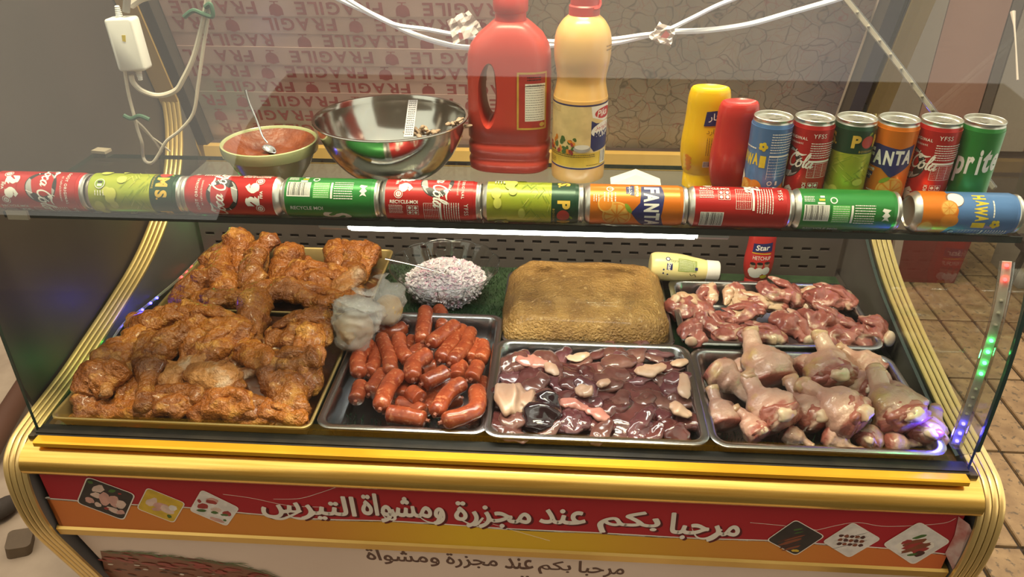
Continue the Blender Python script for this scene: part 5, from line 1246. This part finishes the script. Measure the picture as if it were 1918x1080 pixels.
p.disc(64 * d, .113, .022, 2, .009); p.text('Pika', 56 * d, .1135, .011, 1, rot=.12, bold=.012, shear=.3); p.disc(62 * d, .087, .026, 1, .012, rot=.12); p.text('\ufeb0\ufef4\ufee7\ufeee\ufef3\ufe8e\ufee3', 60 * d, .091, .010, 2, w=.034); p.text('MAYO', 58 * d, .0795, .010, 0, rot=.06, bold=.05, shear=.2, w=.036)
rd = random.Random(2)
for i in range(30): p.disc(rd.uniform(-72, -2) * d, .052 + rd.random() ** 1.6 * .022, rd.uniform(.002, .006), rd.choice((5, 6, 7, 5, 7)), rd.uniform(.002, .004), 10, rot=rd.random() * 3)
p.disc(10 * d, .058, .014, 8, .006); p.disc(10 * d, .061, .012, 1, .004)
p.lines(-80 * d, .043, 40 * d, .049, 2, 4, 'u', .35, 2); p.lines(-84 * d, .031, -50 * d, .040, 3, 4, 'u', .25, 2); p.lines(20 * d, .029, 50 * d, .031, 1, 4, 'u', .4, 2); p.barcode(54 * d, .030, 74 * d, .052, 1, 4, 'u')
p.lines(-84 * d, .1145, -40 * d, .124, 4, 10, 'u', .2, 2); p.lines(56 * d, .206, 80 * d, .217, 2, 10, 'u', .35, 2)
mm_ = p.cyl('printed_label', .0435, fn=lambda v: .0436 if v < .13 else .0441); link('printed_label', mm_, t, rot=(0, 0, R(-4)))

# red jug with a handle hole
t = thing('plastic_jug', 'large red plastic jug with a handle hole and a side label, beside the mayonnaise', 'jug', (.752, .225, SHZ), None, (0, 0, R(-3)))
def se(x0, x1, hy, z, k=3.2, n=40):
    cx, hx = (x0 + x1) / 2, (x1 - x0) / 2; out = []
    for j in range(n):
        a = 2 * pi * j / n; c_, s_ = cos(a), sin(a); out.append((cx + hx * abs(c_) ** (2 / k) * (1 if c_ > 0 else -1), hy * abs(s_) ** (2 / k) * (1 if s_ > 0 else -1), z))
    return out
S_ = [(-.060, .062, .040, 0), (-.066, .068, .045, .004), (-.067, .069, .046, .018), (-.0645, .0665, .0435, .022), (-.0645, .0665, .0435, .027), (-.067, .069, .046, .031), (-.067, .069, .046, .046), (-.0645, .0665, .0435, .050), (-.0645, .0665, .0435, .054), (-.067, .069, .046, .058), (-.067, .069, .046, .085),
      (-.0665, .0685, .0455, .12), (-.066, .068, .045, .165), (-.065, .067, .0445, .190), (-.060, .063, .043, .205), (-.048, .054, .039, .220), (-.033, .040, .033, .232), (-.024, .030, .027, .240)]
m = MB(); m.rings([se(*s_) for s_ in S_]); o = m.build('body', JUGR, t, 50)
ct = MB(); ring = [(-.026 + .0115 * cos(a) * 1, .130 + .046 * sin(a) if abs(sin(a)) > .9 else .130 + .046 * sin(a)) for a in [2 * pi * i / 28 for i in range(28)]]
ring = [(x + (.010 if z > .15 else 0) * (z - .15) * 10 - .004, z) for x, z in ring]
rs = []
for y, f in ((-.06, 1.75), (-.044, 1.40), (-.030, 1.06), (0, 1.0), (.030, 1.06), (.044, 1.40), (.06, 1.75)): rs.append([(-.030 + (x + .030) * f, y, .130 + (z - .130) * (1 + (f - 1) * .35)) for x, z in ring])
ct.rings(rs); cut = link('cutter', ct.mesh('cutter', JUGR), t)
md = o.modifiers.new('b', 'BOOLEAN'); md.operation = 'DIFFERENCE'; md.object = cut; md.solver = 'EXACT'
bpy.context.view_layer.update(); dg = bpy.context.evaluated_depsgraph_get(); me = bpy.data.meshes.new_from_object(o.evaluated_get(dg)); o.modifiers.clear(); o.data = me; bpy.data.objects.remove(cut)
me.polygons.foreach_set('use_smooth', [True] * len(me.polygons)); me.set_sharp_from_angle(angle=R(58))
m = MB(); m.lathe([(.0245, .236), (.0245, .252), (.0265, .2535), (.0275, .256), (.0275, .276), (.026, .278), (.001, .278)], 40, (.003, 0, 0)); m.build('cap', CAPR, t, 40)
p = Print([pm('label_gold', (.60, .38, .07)), pm('label_red', (.42, .035, .03)), CWH, PK]); U0, U1 = .018, .0635
p.rect(U0, .078, U1, .170, 0); p.rect(U0 + .003, .081, U1 - .002, .167, 1); p.rect(U0 + .013, .092, U1 - .002, .152, 2); p.lines(U0 + .014, .093, U1 - .004, .151, 15, 3, 'u', .18, 2); p.rect(U0 + .013, .1475, U1 - .002, .1485, 3)
p.text('Use ingredients', U0 + .028, .1497, .0030, 3); p.lines(U0 + .016, .156, U1 - .008, .164, 2, 3, 'u', .4, 8); p.disc(U1 - .006, .086, .0036, 0)
def jug_face(u, v, l):
    x = min(abs(u - .001) / .0678, .995); return Vector((u, -.0457 * (1 - x ** 3.2) ** (1 / 3.2) - .0004 - l, v))
me = p.warp('side_label', .002, jug_face)
link('side_label', me, t)

# ------------------------------------------------------------------ bowls on the shelf
t = thing('steel_bowl', 'wide stainless steel mixing bowl with smears of food, on the glass shelf', 'bowl', (.5665, .165, SHZ))
P_ = [(.001, .0), (.045, .0), (.052, .003)] ; O_ = [(.052, .003), (.078, .018), (.100, .044), (.114, .074), (.1195, .098)]
outer = [(q.x, q.z) for q in cm([(r, 0, z) for r, z in O_], 5)]
m = MB(); m.lathe([(.001, 0), (.045, 0)] + outer + [(.1235, .0995), (.1245, .1010), (.1235, .1022), (.1195, .1018)] + [(r - .0016, z + .002) for r, z in outer[::-1][1:]] + [(.044, .003), (.001, .003)], 64); m.build('shell', STEELB, t, 50)
FOOD = mat('meat_scraps', (.52, .38, .27), .5, 0, (.40, .25, .16), ns=60, bump=.4, bs=120)
rd = random.Random(3)
for c_, n_, s_ in (((.040, .062, .050), 20, .013), ((.104, .012, .080), 12, .010)):
    m = MB()
    for i in range(n_):
        q = Vector(c_) + Vector((rd.gauss(0, s_), rd.gauss(0, s_ * .7), abs(rd.gauss(0, s_ * .6)))); a = Vector((rd.uniform(-1, 1), rd.uniform(-1, 1), rd.uniform(-.3, .6))).normalized() * rd.uniform(.004, .009)
        body([q - a, q, q + a], lambda s: .0042 * sin(pi * max(.05, min(.95, s))) ** .5, 10, 10, .6, 130, i, .7, 260, .2, .2, mb=m)
    o = m.build('meat_scraps', FOOD, None, 'all', t.location); tag(o, 'pale meat scraps lying in the bottom of the steel bowl' if n_ == 16 else 'pale meat scraps stuck to the right rim of the steel bowl', 'food', kind='stuff')
g = thing('serrated_spatula', 'narrow perforated metal spatula leaning inside the steel bowl', 'spatula', (0, 0, 0))
a, b = at(765, 257, Y=.155), at(774, 188, Y=.250); dirv = (b - a).normalized(); wv = Vector((1, .1, 0)).normalized() * .0075; nn = wv.cross(dirv).normalized() * .0012
m = MB(); q = [a - wv, a + wv, b + wv * 1.05, b - wv * 1.05]; m.add([p_ + nn for p_ in q] + [p_ - nn for p_ in q], [(0, 1, 2, 3), (7, 6, 5, 4), (0, 4, 5, 1), (1, 5, 6, 2), (2, 6, 7, 3), (3, 7, 4, 0)]); m.build('blade', STEEL, g)
m = MB()
for i in range(16):
    for j in (-.6, -.2, .2, .6): c_ = a.lerp(b, (i + .5 + .5 * (int(j * 5) % 2)) / 16.6) + wv * j + nn * 1.05; m.add([c_ + wv.normalized() * .0012 * cos(k_ * pi / 3) + dirv * .0014 * sin(k_ * pi / 3) for k_ in range(6)], [tuple(range(6))])
m.build('perforation', DARKM, g)['kind'] = 'stuff'

GCER = mat('pale_green_glaze', (.44, .46, .24), .25, 0, (.38, .40, .20), ns=8, coat=.4); add_third(GCER, (.45, .26, .07), 14, .68, .74)
gc = at(505, 266, Z=.030); t = thing('ceramic_bowl', 'small pale green ceramic bowl of red chilli paste on the shelf', 'bowl', (gc.x, gc.y, SHZ))
m = MB(); H_ = .064; m.lathe([(.001, 0), (.044, 0), (.047, .004), (.062, .026), (.070, .044), (.0712, .0455), (.0755, .047), (.0775, .058), (.0765, H_), (.0745, H_ + .001), (.0725, H_ - .001), (.068, .048), (.055, .022), (.04, .008), (.001, .006)], 48); m.build('shell', GCER, t, 50)
PASTE = mat('chilli_paste', (.25, .058, .013), .45, 0, (.14, .026, .007), ns=26, bump=.6, bs=90, coat=.2); add_third(PASTE, (.50, .27, .03), 9, .60, .68)
m = MB(); rs = []
for i in range(13):
    f = i / 12
    rs.append([(max(.0005, .0715 * f) * cos(2 * pi * j / 44), max(.0005, .0715 * f) * sin(2 * pi * j / 44), (.040 + .021 * max(0, f - .55) / .45 * (1 if f > .55 else 0)) + .004 * mnoise.noise(Vector((f * 5 * cos(2 * pi * j / 44), f * 5 * sin(2 * pi * j / 44), 1))) * (1 - f ** 6)) for j in range(44)])
m.rings(rs, (True, False)); o = m.build('chilli_paste', PASTE, None, 'all', t.location); tag(o, 'dark red chilli paste smeared inside the pale green bowl', 'paste', kind='stuff')


def spoon(name, label, pts, bowl_c, bowl_dir, rl, rw, nrm, r=.0016):
    g = thing(name, label, 'spoon', bowl_c); c_ = cm([p_ - bowl_c for p_ in pts], 6)
    MB().tube(c_, [lerp(r * 1.9, r, min(1, i / (len(c_) * .6))) for i in range(len(c_))], 8, flat=.45).build('handle', STEEL, g, True)
    u = bowl_dir.normalized(); v_ = nrm.cross(u).normalized(); m = MB(); rs = []
    for f, h in ((1, .0), (.97, .0008), (.75, -.0028), (.4, -.005), (.02, -.0058)): rs.append([u * (rl * f * cos(2 * pi * j / 24)) + v_ * (rw * f * (1 - .18 * cos(2 * pi * j / 24)) * sin(2 * pi * j / 24)) + nrm * h for j in range(24)])
    for f, h in ((.4, -.006), (.75, -.0038), (.985, -.0003)): rs.append([u * (rl * f * cos(2 * pi * j / 24)) + v_ * (rw * f * (1 - .18 * cos(2 * pi * j / 24)) * sin(2 * pi * j / 24)) + nrm * h for j in range(24)])
    m.rings(rs, (False, False)); m.build('spoon_bowl', STEEL, g, 'all'); return g


bc = at(505, 279, Z=.016); a = at(492, 255, Z=.045); bq = at(460, 168, Y=bc.y + .035)
spoon('teaspoon', 'steel teaspoon standing in the red chilli paste', [bq, at(468, 195, Y=bc.y + .033), at(482, 228, Y=bc.y + .024), at(492, 255, Y=bc.y + .012), bc + Vector((-.005, .008, .008))], bc, Vector((.75, -.5, -.2)), .015, .0085, Vector((.1, -.15, 1)).normalized())

# ------------------------------------------------------------------ glass bowl of onions, bags
oc = at(834, 512, Z=-.345); oc.z = DK; t = thing('glass_bowl', 'clear scalloped glass bowl of chopped red onion between chicken and mince', 'bowl', oc)
sc_ = lambda a, z: 1 + .035 * max(0, (z - .012) / .07) * abs(sin(a * 6)) ** .7
P1 = [(.001, .001), (.048, .001), (.056, .006), (.072, .026), (.090, .050), (.105, .074), (.112, .084)]
m = MB(); m.lathe([(q.x, q.z) for q in cm([(r, 0, z) for r, z in P1], 4)] + [(.113, .0855), (.111, .0855)] + [(q.x - .003, q.z + .002) for q in cm([(r, 0, z) for r, z in P1], 4)[::-1]][:-3] + [(.001, .004)], 96, fn=sc_); m.build('shell', PGLASS, t, 'all')
m = MB(); rim = []
for j in range(97):
    a = 2 * pi * j / 96; q = .1125 * sc_(a, .085); rim.append((q * cos(a), q * sin(a), .0855 + .003 * abs(sin(a * 6)) ** .7))
m.tube(rim[:-1] + rim[:1], .0015, 6); m.build('rim', glass('rim_glass', (.80, .84, .84), .16), t, 'all')
m = MB()
for k_ in range(12):
    a = 2 * pi * k_ / 12; m.tube([(q.x * cos(a) * 1.004, q.x * sin(a) * 1.004, q.z) for q in cm([(r, 0, z) for r, z in P1[2:]], 4)], .0011, 5)
m.build('flute', glass('flute_glass', (.72, .76, .76), .12), t, 'all')
ON = [mat('onion_white', (.66, .60, .62), .35, 0, (.58, .49, .53), ns=60, coat=.2, sss=.1), mat('onion_pink', (.66, .44, .52), .35, 0, (.56, .34, .44), ns=60, coat=.2), mat('onion_grey', (.66, .62, .64), .4, ns=60)]
m = MB(); rd = random.Random(7); rs = []
for i in range(12):
    f = i / 11; rs.append([(max(.0004, .084 * f) * cos(2 * pi * j / 32), max(.0004, .084 * f) * sin(2 * pi * j / 32), .082 - .036 * f ** 2.0 + .003 * mnoise.noise(Vector((f * 6 * cos(j * .2), f * 6 * sin(j * .2), 2)))) for j in range(32)])
rs += [[(x * k_, y * k_, z) for x, y, _ in rs[11]] for k_, z in ((.86, .028), (.66, .008))]; m.rings(rs, (True, True), 0)
for i in range(2300):
    f = sqrt(rd.random()); a = rd.uniform(0, 6.283); r = .086 * f; z = .083 - .036 * f ** 2.0 + rd.uniform(-.002, .004)
    if i > 1900: f = rd.random(); r = lerp(.060, .086, f) * rd.uniform(.98, 1.02); z = lerp(.012, .046, f)
    q = Vector((r * cos(a), r * sin(a), z)); e = Matrix.Rotation(rd.uniform(0, 6.28), 3, 'Z') @ Matrix.Rotation(rd.uniform(-.7, .7), 3, 'X') @ Matrix.Rotation(rd.uniform(-.7, .7), 3, 'Y'); l, w_, h_ = rd.uniform(.0028, .0065), rd.uniform(.0012, .0028), rd.uniform(.0005, .0011)
    m.add([q + e @ Vector((sx * l, sy * w_, sz * h_)) for sz in (-1, 1) for sy in (-1, 1) for sx in (-1, 1)], [(0, 2, 3, 1), (4, 5, 7, 6), (0, 1, 5, 4), (2, 6, 7, 3), (0, 4, 6, 2), (1, 3, 7, 5)], rd.choice((0, 0, 0, 0, 1, 2)))
o = m.build('chopped_onion', ON, None, False, oc); tag(o, 'heap of finely chopped red onion in the clear glass bowl', 'onion', kind='stuff')
bc = oc + Vector((.022, -.030, .076))
spoon('serving_spoon', 'thin steel spoon resting in the chopped onion', [at(722, 484, Z=-.300), at(780, 497, Z=-.312), at(835, 512, Z=-.322), bc + Vector((-.012, .006, .004))], bc, Vector((.8, -.5, -.25)), .022, .013, Vector((.15, -.35, .92)).normalized(), .0018)

BAGM = glass('bag_film', (.985, .98, .97), .10, .12, 1.0, 80, .5, .20)
BAGC = [mat('spice_paste_grey', (.56, .42, .28), .5, 0, (.42, .30, .18), ns=30, bump=.5, bs=80), mat('spice_paste_yellow', (.56, .38, .17), .5, 0, (.44, .26, .08), ns=22, bump=.4, bs=70)]
for px, py, r, top, ci, lab in ((664, 612, .050, (678, 556), 0, 'knotted clear bag of grey brown paste beside the sausage tray'), (727, 575, .038, (716, 524), 1, 'knotted clear bag of yellowish paste nearer the onion bowl')):
    c_ = at(px, py, Z=-.315 if ci == 0 else -.325); t = thing('plastic_bag', lab, 'bag', c_); tp_ = at(*top, Y=c_.y + .015) - c_; up_ = tp_.normalized()
    body([-up_ * r * .9, up_ * r * .0, up_ * r * .62], lambda s: r * .74 * sin(pi * max(.02, min(.98, s))) ** .5, 26, 26, .26, 30, 20 + ci, .86, 110, .10, .12).build('contents', BAGC[ci], t, 'all')
    body([-up_ * r * 1.0, up_ * r * .1, up_ * r * .9, tp_ * .78, tp_, tp_ * 1.18], lambda s: r * prof([(0, .1), (.08, .7), (.3, 1.02), (.5, .85), (.72, .34), (.84, .16), (.92, .30), (1, .45)], s), 54, 40, .16, 50, 40 + ci, .9, 120, .14, .22, fib=.12).build('film', BAGM, t, 'all')

# ------------------------------------------------------------------ cables, light strings, LED strips
CAB = mat('cable_white', (.66, .58, .47), .4, ns=20); STRG = mat('light_string', (.86, .84, .82), .25, 0, (.78, .76, .76), ns=40, coat=.5, emit=(.9, .92, 1), es=.12); GTIE = mat('green_tie', (.035, .10, .055), .6, ns=20)
YC = .17
t = thing('power_adaptor', 'white plastic power adaptor hanging from its cable at the upper left', 'adaptor', at(241, 82, Y=YC))
bx0 = t.location; sc = 1 / scale_at(bx0)
m = MB(); rs = []
for y, f in ((-.0135, .86), (-.0125, .94), (-.010, 1), (.010, 1), (.0125, .94), (.0135, .86)): rs.append([(x * f, y, z * (1 + (f - 1) * .5)) for x, z in rrect(-.0225, -.040, .0225, .040, .005, 4)])
m.rings(rs); m.build('housing', WHITE, t, 40, rot=(0, R(-3), 0))
m = MB(); m.prism([(-.007, -.005), (-.002, -.006), (.000, .004), (-.006, .004)], 1, -.0140, -.0133); m.build('sticker', YELP, t, loc=(.006, 0, .012))
for s, n_ in ((1, 'upper'), (-1, 'lower')):
    m = MB(); L_ = []
    for i in range(7): L_ += [(.0058 - .0003 * i, i * .0026), (.0044 - .0003 * i, i * .0026 + .0014)]
    m.lathe([(r, s * (.040 + z)) for r, z in L_], 14, (-.004 if s > 0 else .005, 0, 0), cap=(True, True)); m.build('strain_relief', WHITE, t, 40)


def cable(name, label, px, r, m_, cat='cable', Y=YC, parts=None, n=8):
    P_ = [at(q[0], q[1], Y=q[2] if len(q) > 2 else Y) for q in px]; c_ = P_[0].copy()
    o = MB().tube(cm([q - c_ for q in P_], 7), r, n).build(name, m_, None, True, c_); return tag(o, label, cat)


cable('power_cable', 'thick white cable looping from the adaptor up past the taped panel', [(246, 141), (250, 155), (268, 171), (298, 179), (328, 170), (342, 150), (362, 108), (378, 50), (388, 0), (392, -30)], .0042, CAB)
cable('power_cable', 'short white cable running up from the adaptor', [(236, 22), (238, 0), (240, -25)], .0058, mat('cable_dark_end', (.30, .26, .22), .5))
cable('power_cable', 'thin white cable hanging below the adaptor and looping on the shelf', [(233, 128), (240, 172), (250, 212), (257, 240), (266, 268), (268, 292, .19), (274, 303, .18), (286, 304, .17), (298, 288, .17), (312, 264), (338, 243), (362, 212), (371, 160), (380, 95), (390, 30), (394, -20)], .0027, CAB)
cable('power_cable', 'thin white wire running from the green tie down to the shelf', [(250, 222, .175), (268, 238, .18), (288, 262, .19), (303, 284, .20)], .0020, CAB)
cable('power_cable', 'thin white wire behind the green tie', [(254, 226, .178), (276, 250, .185), (300, 268, .195), (318, 283, .205)], .0016, CAB)
cable('power_cable', 'white coiled cable curling at the top left corner of the counter', [(245, 10, .19), (262, -2, .19), (282, -8, .19)], .006, CAB)
for q, lab in (([(232, 216), (246, 222), (262, 217), (280, 224)], 'green tie round the thin cables below the adaptor'), ([(345, 32), (362, 20), (380, 26), (398, 30), (394, 8), (384, 14)], 'green tie round the cables at the top of the taped panel')):
    o = cable('cable_tie', lab, [(a, b, YC - .006) for a, b in q], .0036, GTIE, 'tie')
YS = .42
cable('light_string', 'white light string sagging from the top centre down behind the red jug', [(600, -18), (652, 6), (712, 34), (780, 66), (850, 86), (905, 90), (980, 92), (1040, 84), (1100, 82), (1150, 80), (1205, 68), (1248, 60), (1320, 57), (1400, 46), (1480, 24), (1570, -2), (1600, -14)], .0050, STRG, 'light string', YS)
cable('light_string', 'second white light string dropping lower to the jug and rising at the right', [(630, -14), (690, 22), (740, 46), (800, 55), (860, 66), (910, 73), (1000, 76), (1060, 78), (1140, 74), (1200, 66), (1240, 60), (1290, 37), (1340, 12), (1380, -4), (1420, -20)], .0040, STRG, 'light string', YS - .012)
for px, py, s, lab in ((868, 50, .030, 'crumpled pale tape holding the light strings left of the red jug'), (1243, 64, .022, 'folded white tape holding the light strings right of the mayonnaise bottle')):
    c_ = at(px, py, Y=YS - .025); t = tag(MB().build('tape_piece', TW, None), lab, 'tape'); bpy.data.objects.remove(t)
    m = MB(); rd = random.Random(px); N_ = 7; vs = []
    for i in range(N_):
        for j in range(N_): vs.append((lerp(-s, s, i / 6) * (1 - .3 * j / 6) + rd.uniform(-.0015, .0015), rd.uniform(-.004, .004), lerp(-s * .7, s * .7, j / 6) + rd.uniform(-.0015, .0015)))
    m.add(vs, [(i * N_ + j, (i + 1) * N_ + j, (i + 1) * N_ + j + 1, i * N_ + j + 1) for i in range(N_ - 1) for j in range(N_ - 1)]); m.add([(a, b + .0005, c) for a, b, c in vs], [(i * N_ + j, i * N_ + j + 1, (i + 1) * N_ + j + 1, (i + 1) * N_ + j) for i in range(N_ - 1) for j in range(N_ - 1)])
    t = thing('tape_piece', lab, 'tape', c_, rot=(0, R(-25 if px < 1000 else 20), 0)); m.build('sheet', TW, t); pp = Print([TAPER]); pp.poly([(-.004, -.006), (.008, -.004), (.010, .004), (0, .008)] if px > 1000 else [(-.016, -.016), (-.008, -.018), (-.006, -.008), (-.012, -.004)], 0); link('red_print', pp.plane('red_print', Vector((0, -.0045, 0)), Vector((1, 0, 0)), Vector((0, 0, 1))), t)

STRIPM = glass('led_sleeve', (.78, .76, .72), .14, .15); SBAR = mat('led_tape', (.78, .74, .66), .4, ns=40)
EM = {k: mat('led_' + k, c_, .4, emit=c_, es=s_) for k, c_, s_ in (('green', (.05, 1, .18), 14), ('blue', (.05, .04, 1), 22), ('red', (1, .03, .03), 14), ('off', (.62, .60, .52), 0))}


def led_strip(label, pts, nrm, cols, r=.006, n_led=None, wid=.009):
    t = thing('led_strip', label, 'led strip', pts[0]); P_ = [p_ - pts[0] for p_ in cm(pts, 8)]
    MB().tube(P_, r, 10).build('sleeve', STRIPM, t, True); m = MB(); rs = []
    for i, p_ in enumerate(P_):
        d_ = (P_[min(i + 1, len(P_) - 1)] - P_[max(i - 1, 0)]).normalized(); s_ = d_.cross(nrm).normalized() * r * .62; b_ = nrm * -.001
        rs.append([p_ - s_ + b_, p_ + s_ + b_, p_ + s_ + b_ - nrm * .0008, p_ - s_ + b_ - nrm * .0008])
    m.rings(rs); m.build('tape', SBAR, t)
    tot = [0]
    for a_, b_ in zip(P_, P_[1:]): tot.append(tot[-1] + (b_ - a_).length)
    for f, col in cols:
        d_ = f * tot[-1]; i = max(j for j in range(len(tot)) if tot[j] <= d_ + 1e-9); i = min(i, len(P_) - 2); p_ = P_[i].lerp(P_[i + 1], (d_ - tot[i]) / max(1e-9, tot[i + 1] - tot[i])) + nrm * .0012
        m = MB(); m.lathe([(.0002, -.0028), (.0022, -.0016), (.0028, 0), (.0022, .0016), (.0002, .0028)], 8); o = m.build('led', EM[col], t, True, p_)
        if col != 'off': o['label'] = col + ' glowing led'
    return t


glp = [Vector((1.456, y + .016, z)) for y, z in inn if -.37 < z < -.045]
led_strip('clear led strip up the right end of the front glass, lit blue, green and red', glp[::3] + [glp[-1]], Vector((-.3, -.95, 0)).normalized(), [(.03, 'blue'), (.08, 'blue'), (.14, 'blue'), (.44, 'green'), (.50, 'green'), (.56, 'green'), (.62, 'green'), (.92, 'red'), (.985, 'red')] + [(.2 + .05 * i, 'off') for i in range(4)] + [(.7 + .06 * i, 'off') for i in range(3)], .0095)
lp_ = [at(q[0], q[1], X=-.007) for q in ((132, 742), (180, 690), (228, 612), (276, 572), (343, 516), (384, 472), (399, 446), (394, 412))]
led_strip('clear led strip along the left end panel behind the chicken, lit green, blue and red', lp_, Vector((1, 0, 0)), [(.16, 'green'), (.22, 'green'), (.40, 'blue'), (.45, 'blue'), (.49, 'blue'), (.66, 'red'), (.70, 'red'), (.74, 'red'), (.93, 'green'), (.96, 'green'), (.99, 'green')], .0048)
led_strip('unlit clear led strip crossing diagonally behind the standing cans', [at(1575, -15, Y=.36), at(1655, 85, Y=.35), at(1750, 210, Y=.33), at(1862, 352, Y=.30)], Vector((0, -1, .2)).normalized(), [(.1 + .07 * i, 'off') for i in range(12)], .0055)
led_strip('unlit clear led strip hanging down along the right rear post', [at(1712, -10, Y=.54), at(1676, 80, Y=.58), at(1655, 150, Y=.61), at(1640, 225, Y=.63)], Vector((0, -1, .2)).normalized(), [(.15 + .12 * i, 'off') for i in range(7)], .0055)
led_strip('added led strip on the deck by the front rail, imitating red led reflections', [Vector((.06, -.088, -.4035)), Vector((.16, -.0865, -.4035)), Vector((.27, -.088, -.4035))], Vector((0, 0, 1)), [(.3, 'red'), (.42, 'red'), (.62, 'red'), (.8, 'red')], .0032)  # added strip: its red leds stand in for reflected led light
for loc, c_, e_ in (((1.445, -.055, -.345), (.04, .03, 1), .45), ((1.44, -.055, -.20), (.05, 1, .2), .12), ((.010, .22, -.325), (.05, .04, 1), .13), ((.006, .07, -.365), (.05, 1, .2), .05), ((.03, .54, -.27), (.05, 1, .2), .05), ((1.44, .45, -.10), (.06, .05, 1), .10)):
    lamp('led_glow', 'POINT', loc, e_, c_, shadow_soft_size=.006)

# ------------------------------------------------------------------ small things
c_ = at(1190, 342, Z=SHZ + .004); t = thing('folded_paper', 'folded white paper lying on the shelf behind the orange can', 'paper', c_)
m = MB(); m.add([(-.040, -.012, 0), (.040, -.012, 0), (.040, .010, .004), (.002, .030, .012), (-.040, .010, .004), (0, 0, .014)], [(0, 1, 5), (1, 2, 5), (2, 3, 5), (3, 4, 5), (4, 0, 5), (4, 3, 2, 1, 0)]); m.build('sheet', mat('white_paper', (.74, .70, .64), .7), t)
c_ = at(190, 285, Z=-.030); o = MB().box((-.014, -.008, 0), (.014, .010, .005)).build('tape_piece', mat('brown_tape', (.40, .33, .24), .4, bump=.3), None, loc=c_, rot=(0, 0, R(-10))); tag(o, 'beige tape patch on the rear left corner of the glass shelf', 'tape')
c_ = Vector((.030, -.0185, -.034)); o = MB().box((-.016, -.0035, -.006), (.016, .001, .0085)).build('tape_piece', mat('beige_tape', (.44, .37, .28), .4), None, loc=c_); tag(o, 'beige tape patch on the front edge of the shelf at far left', 'tape')
bpy.context.view_layer.update()
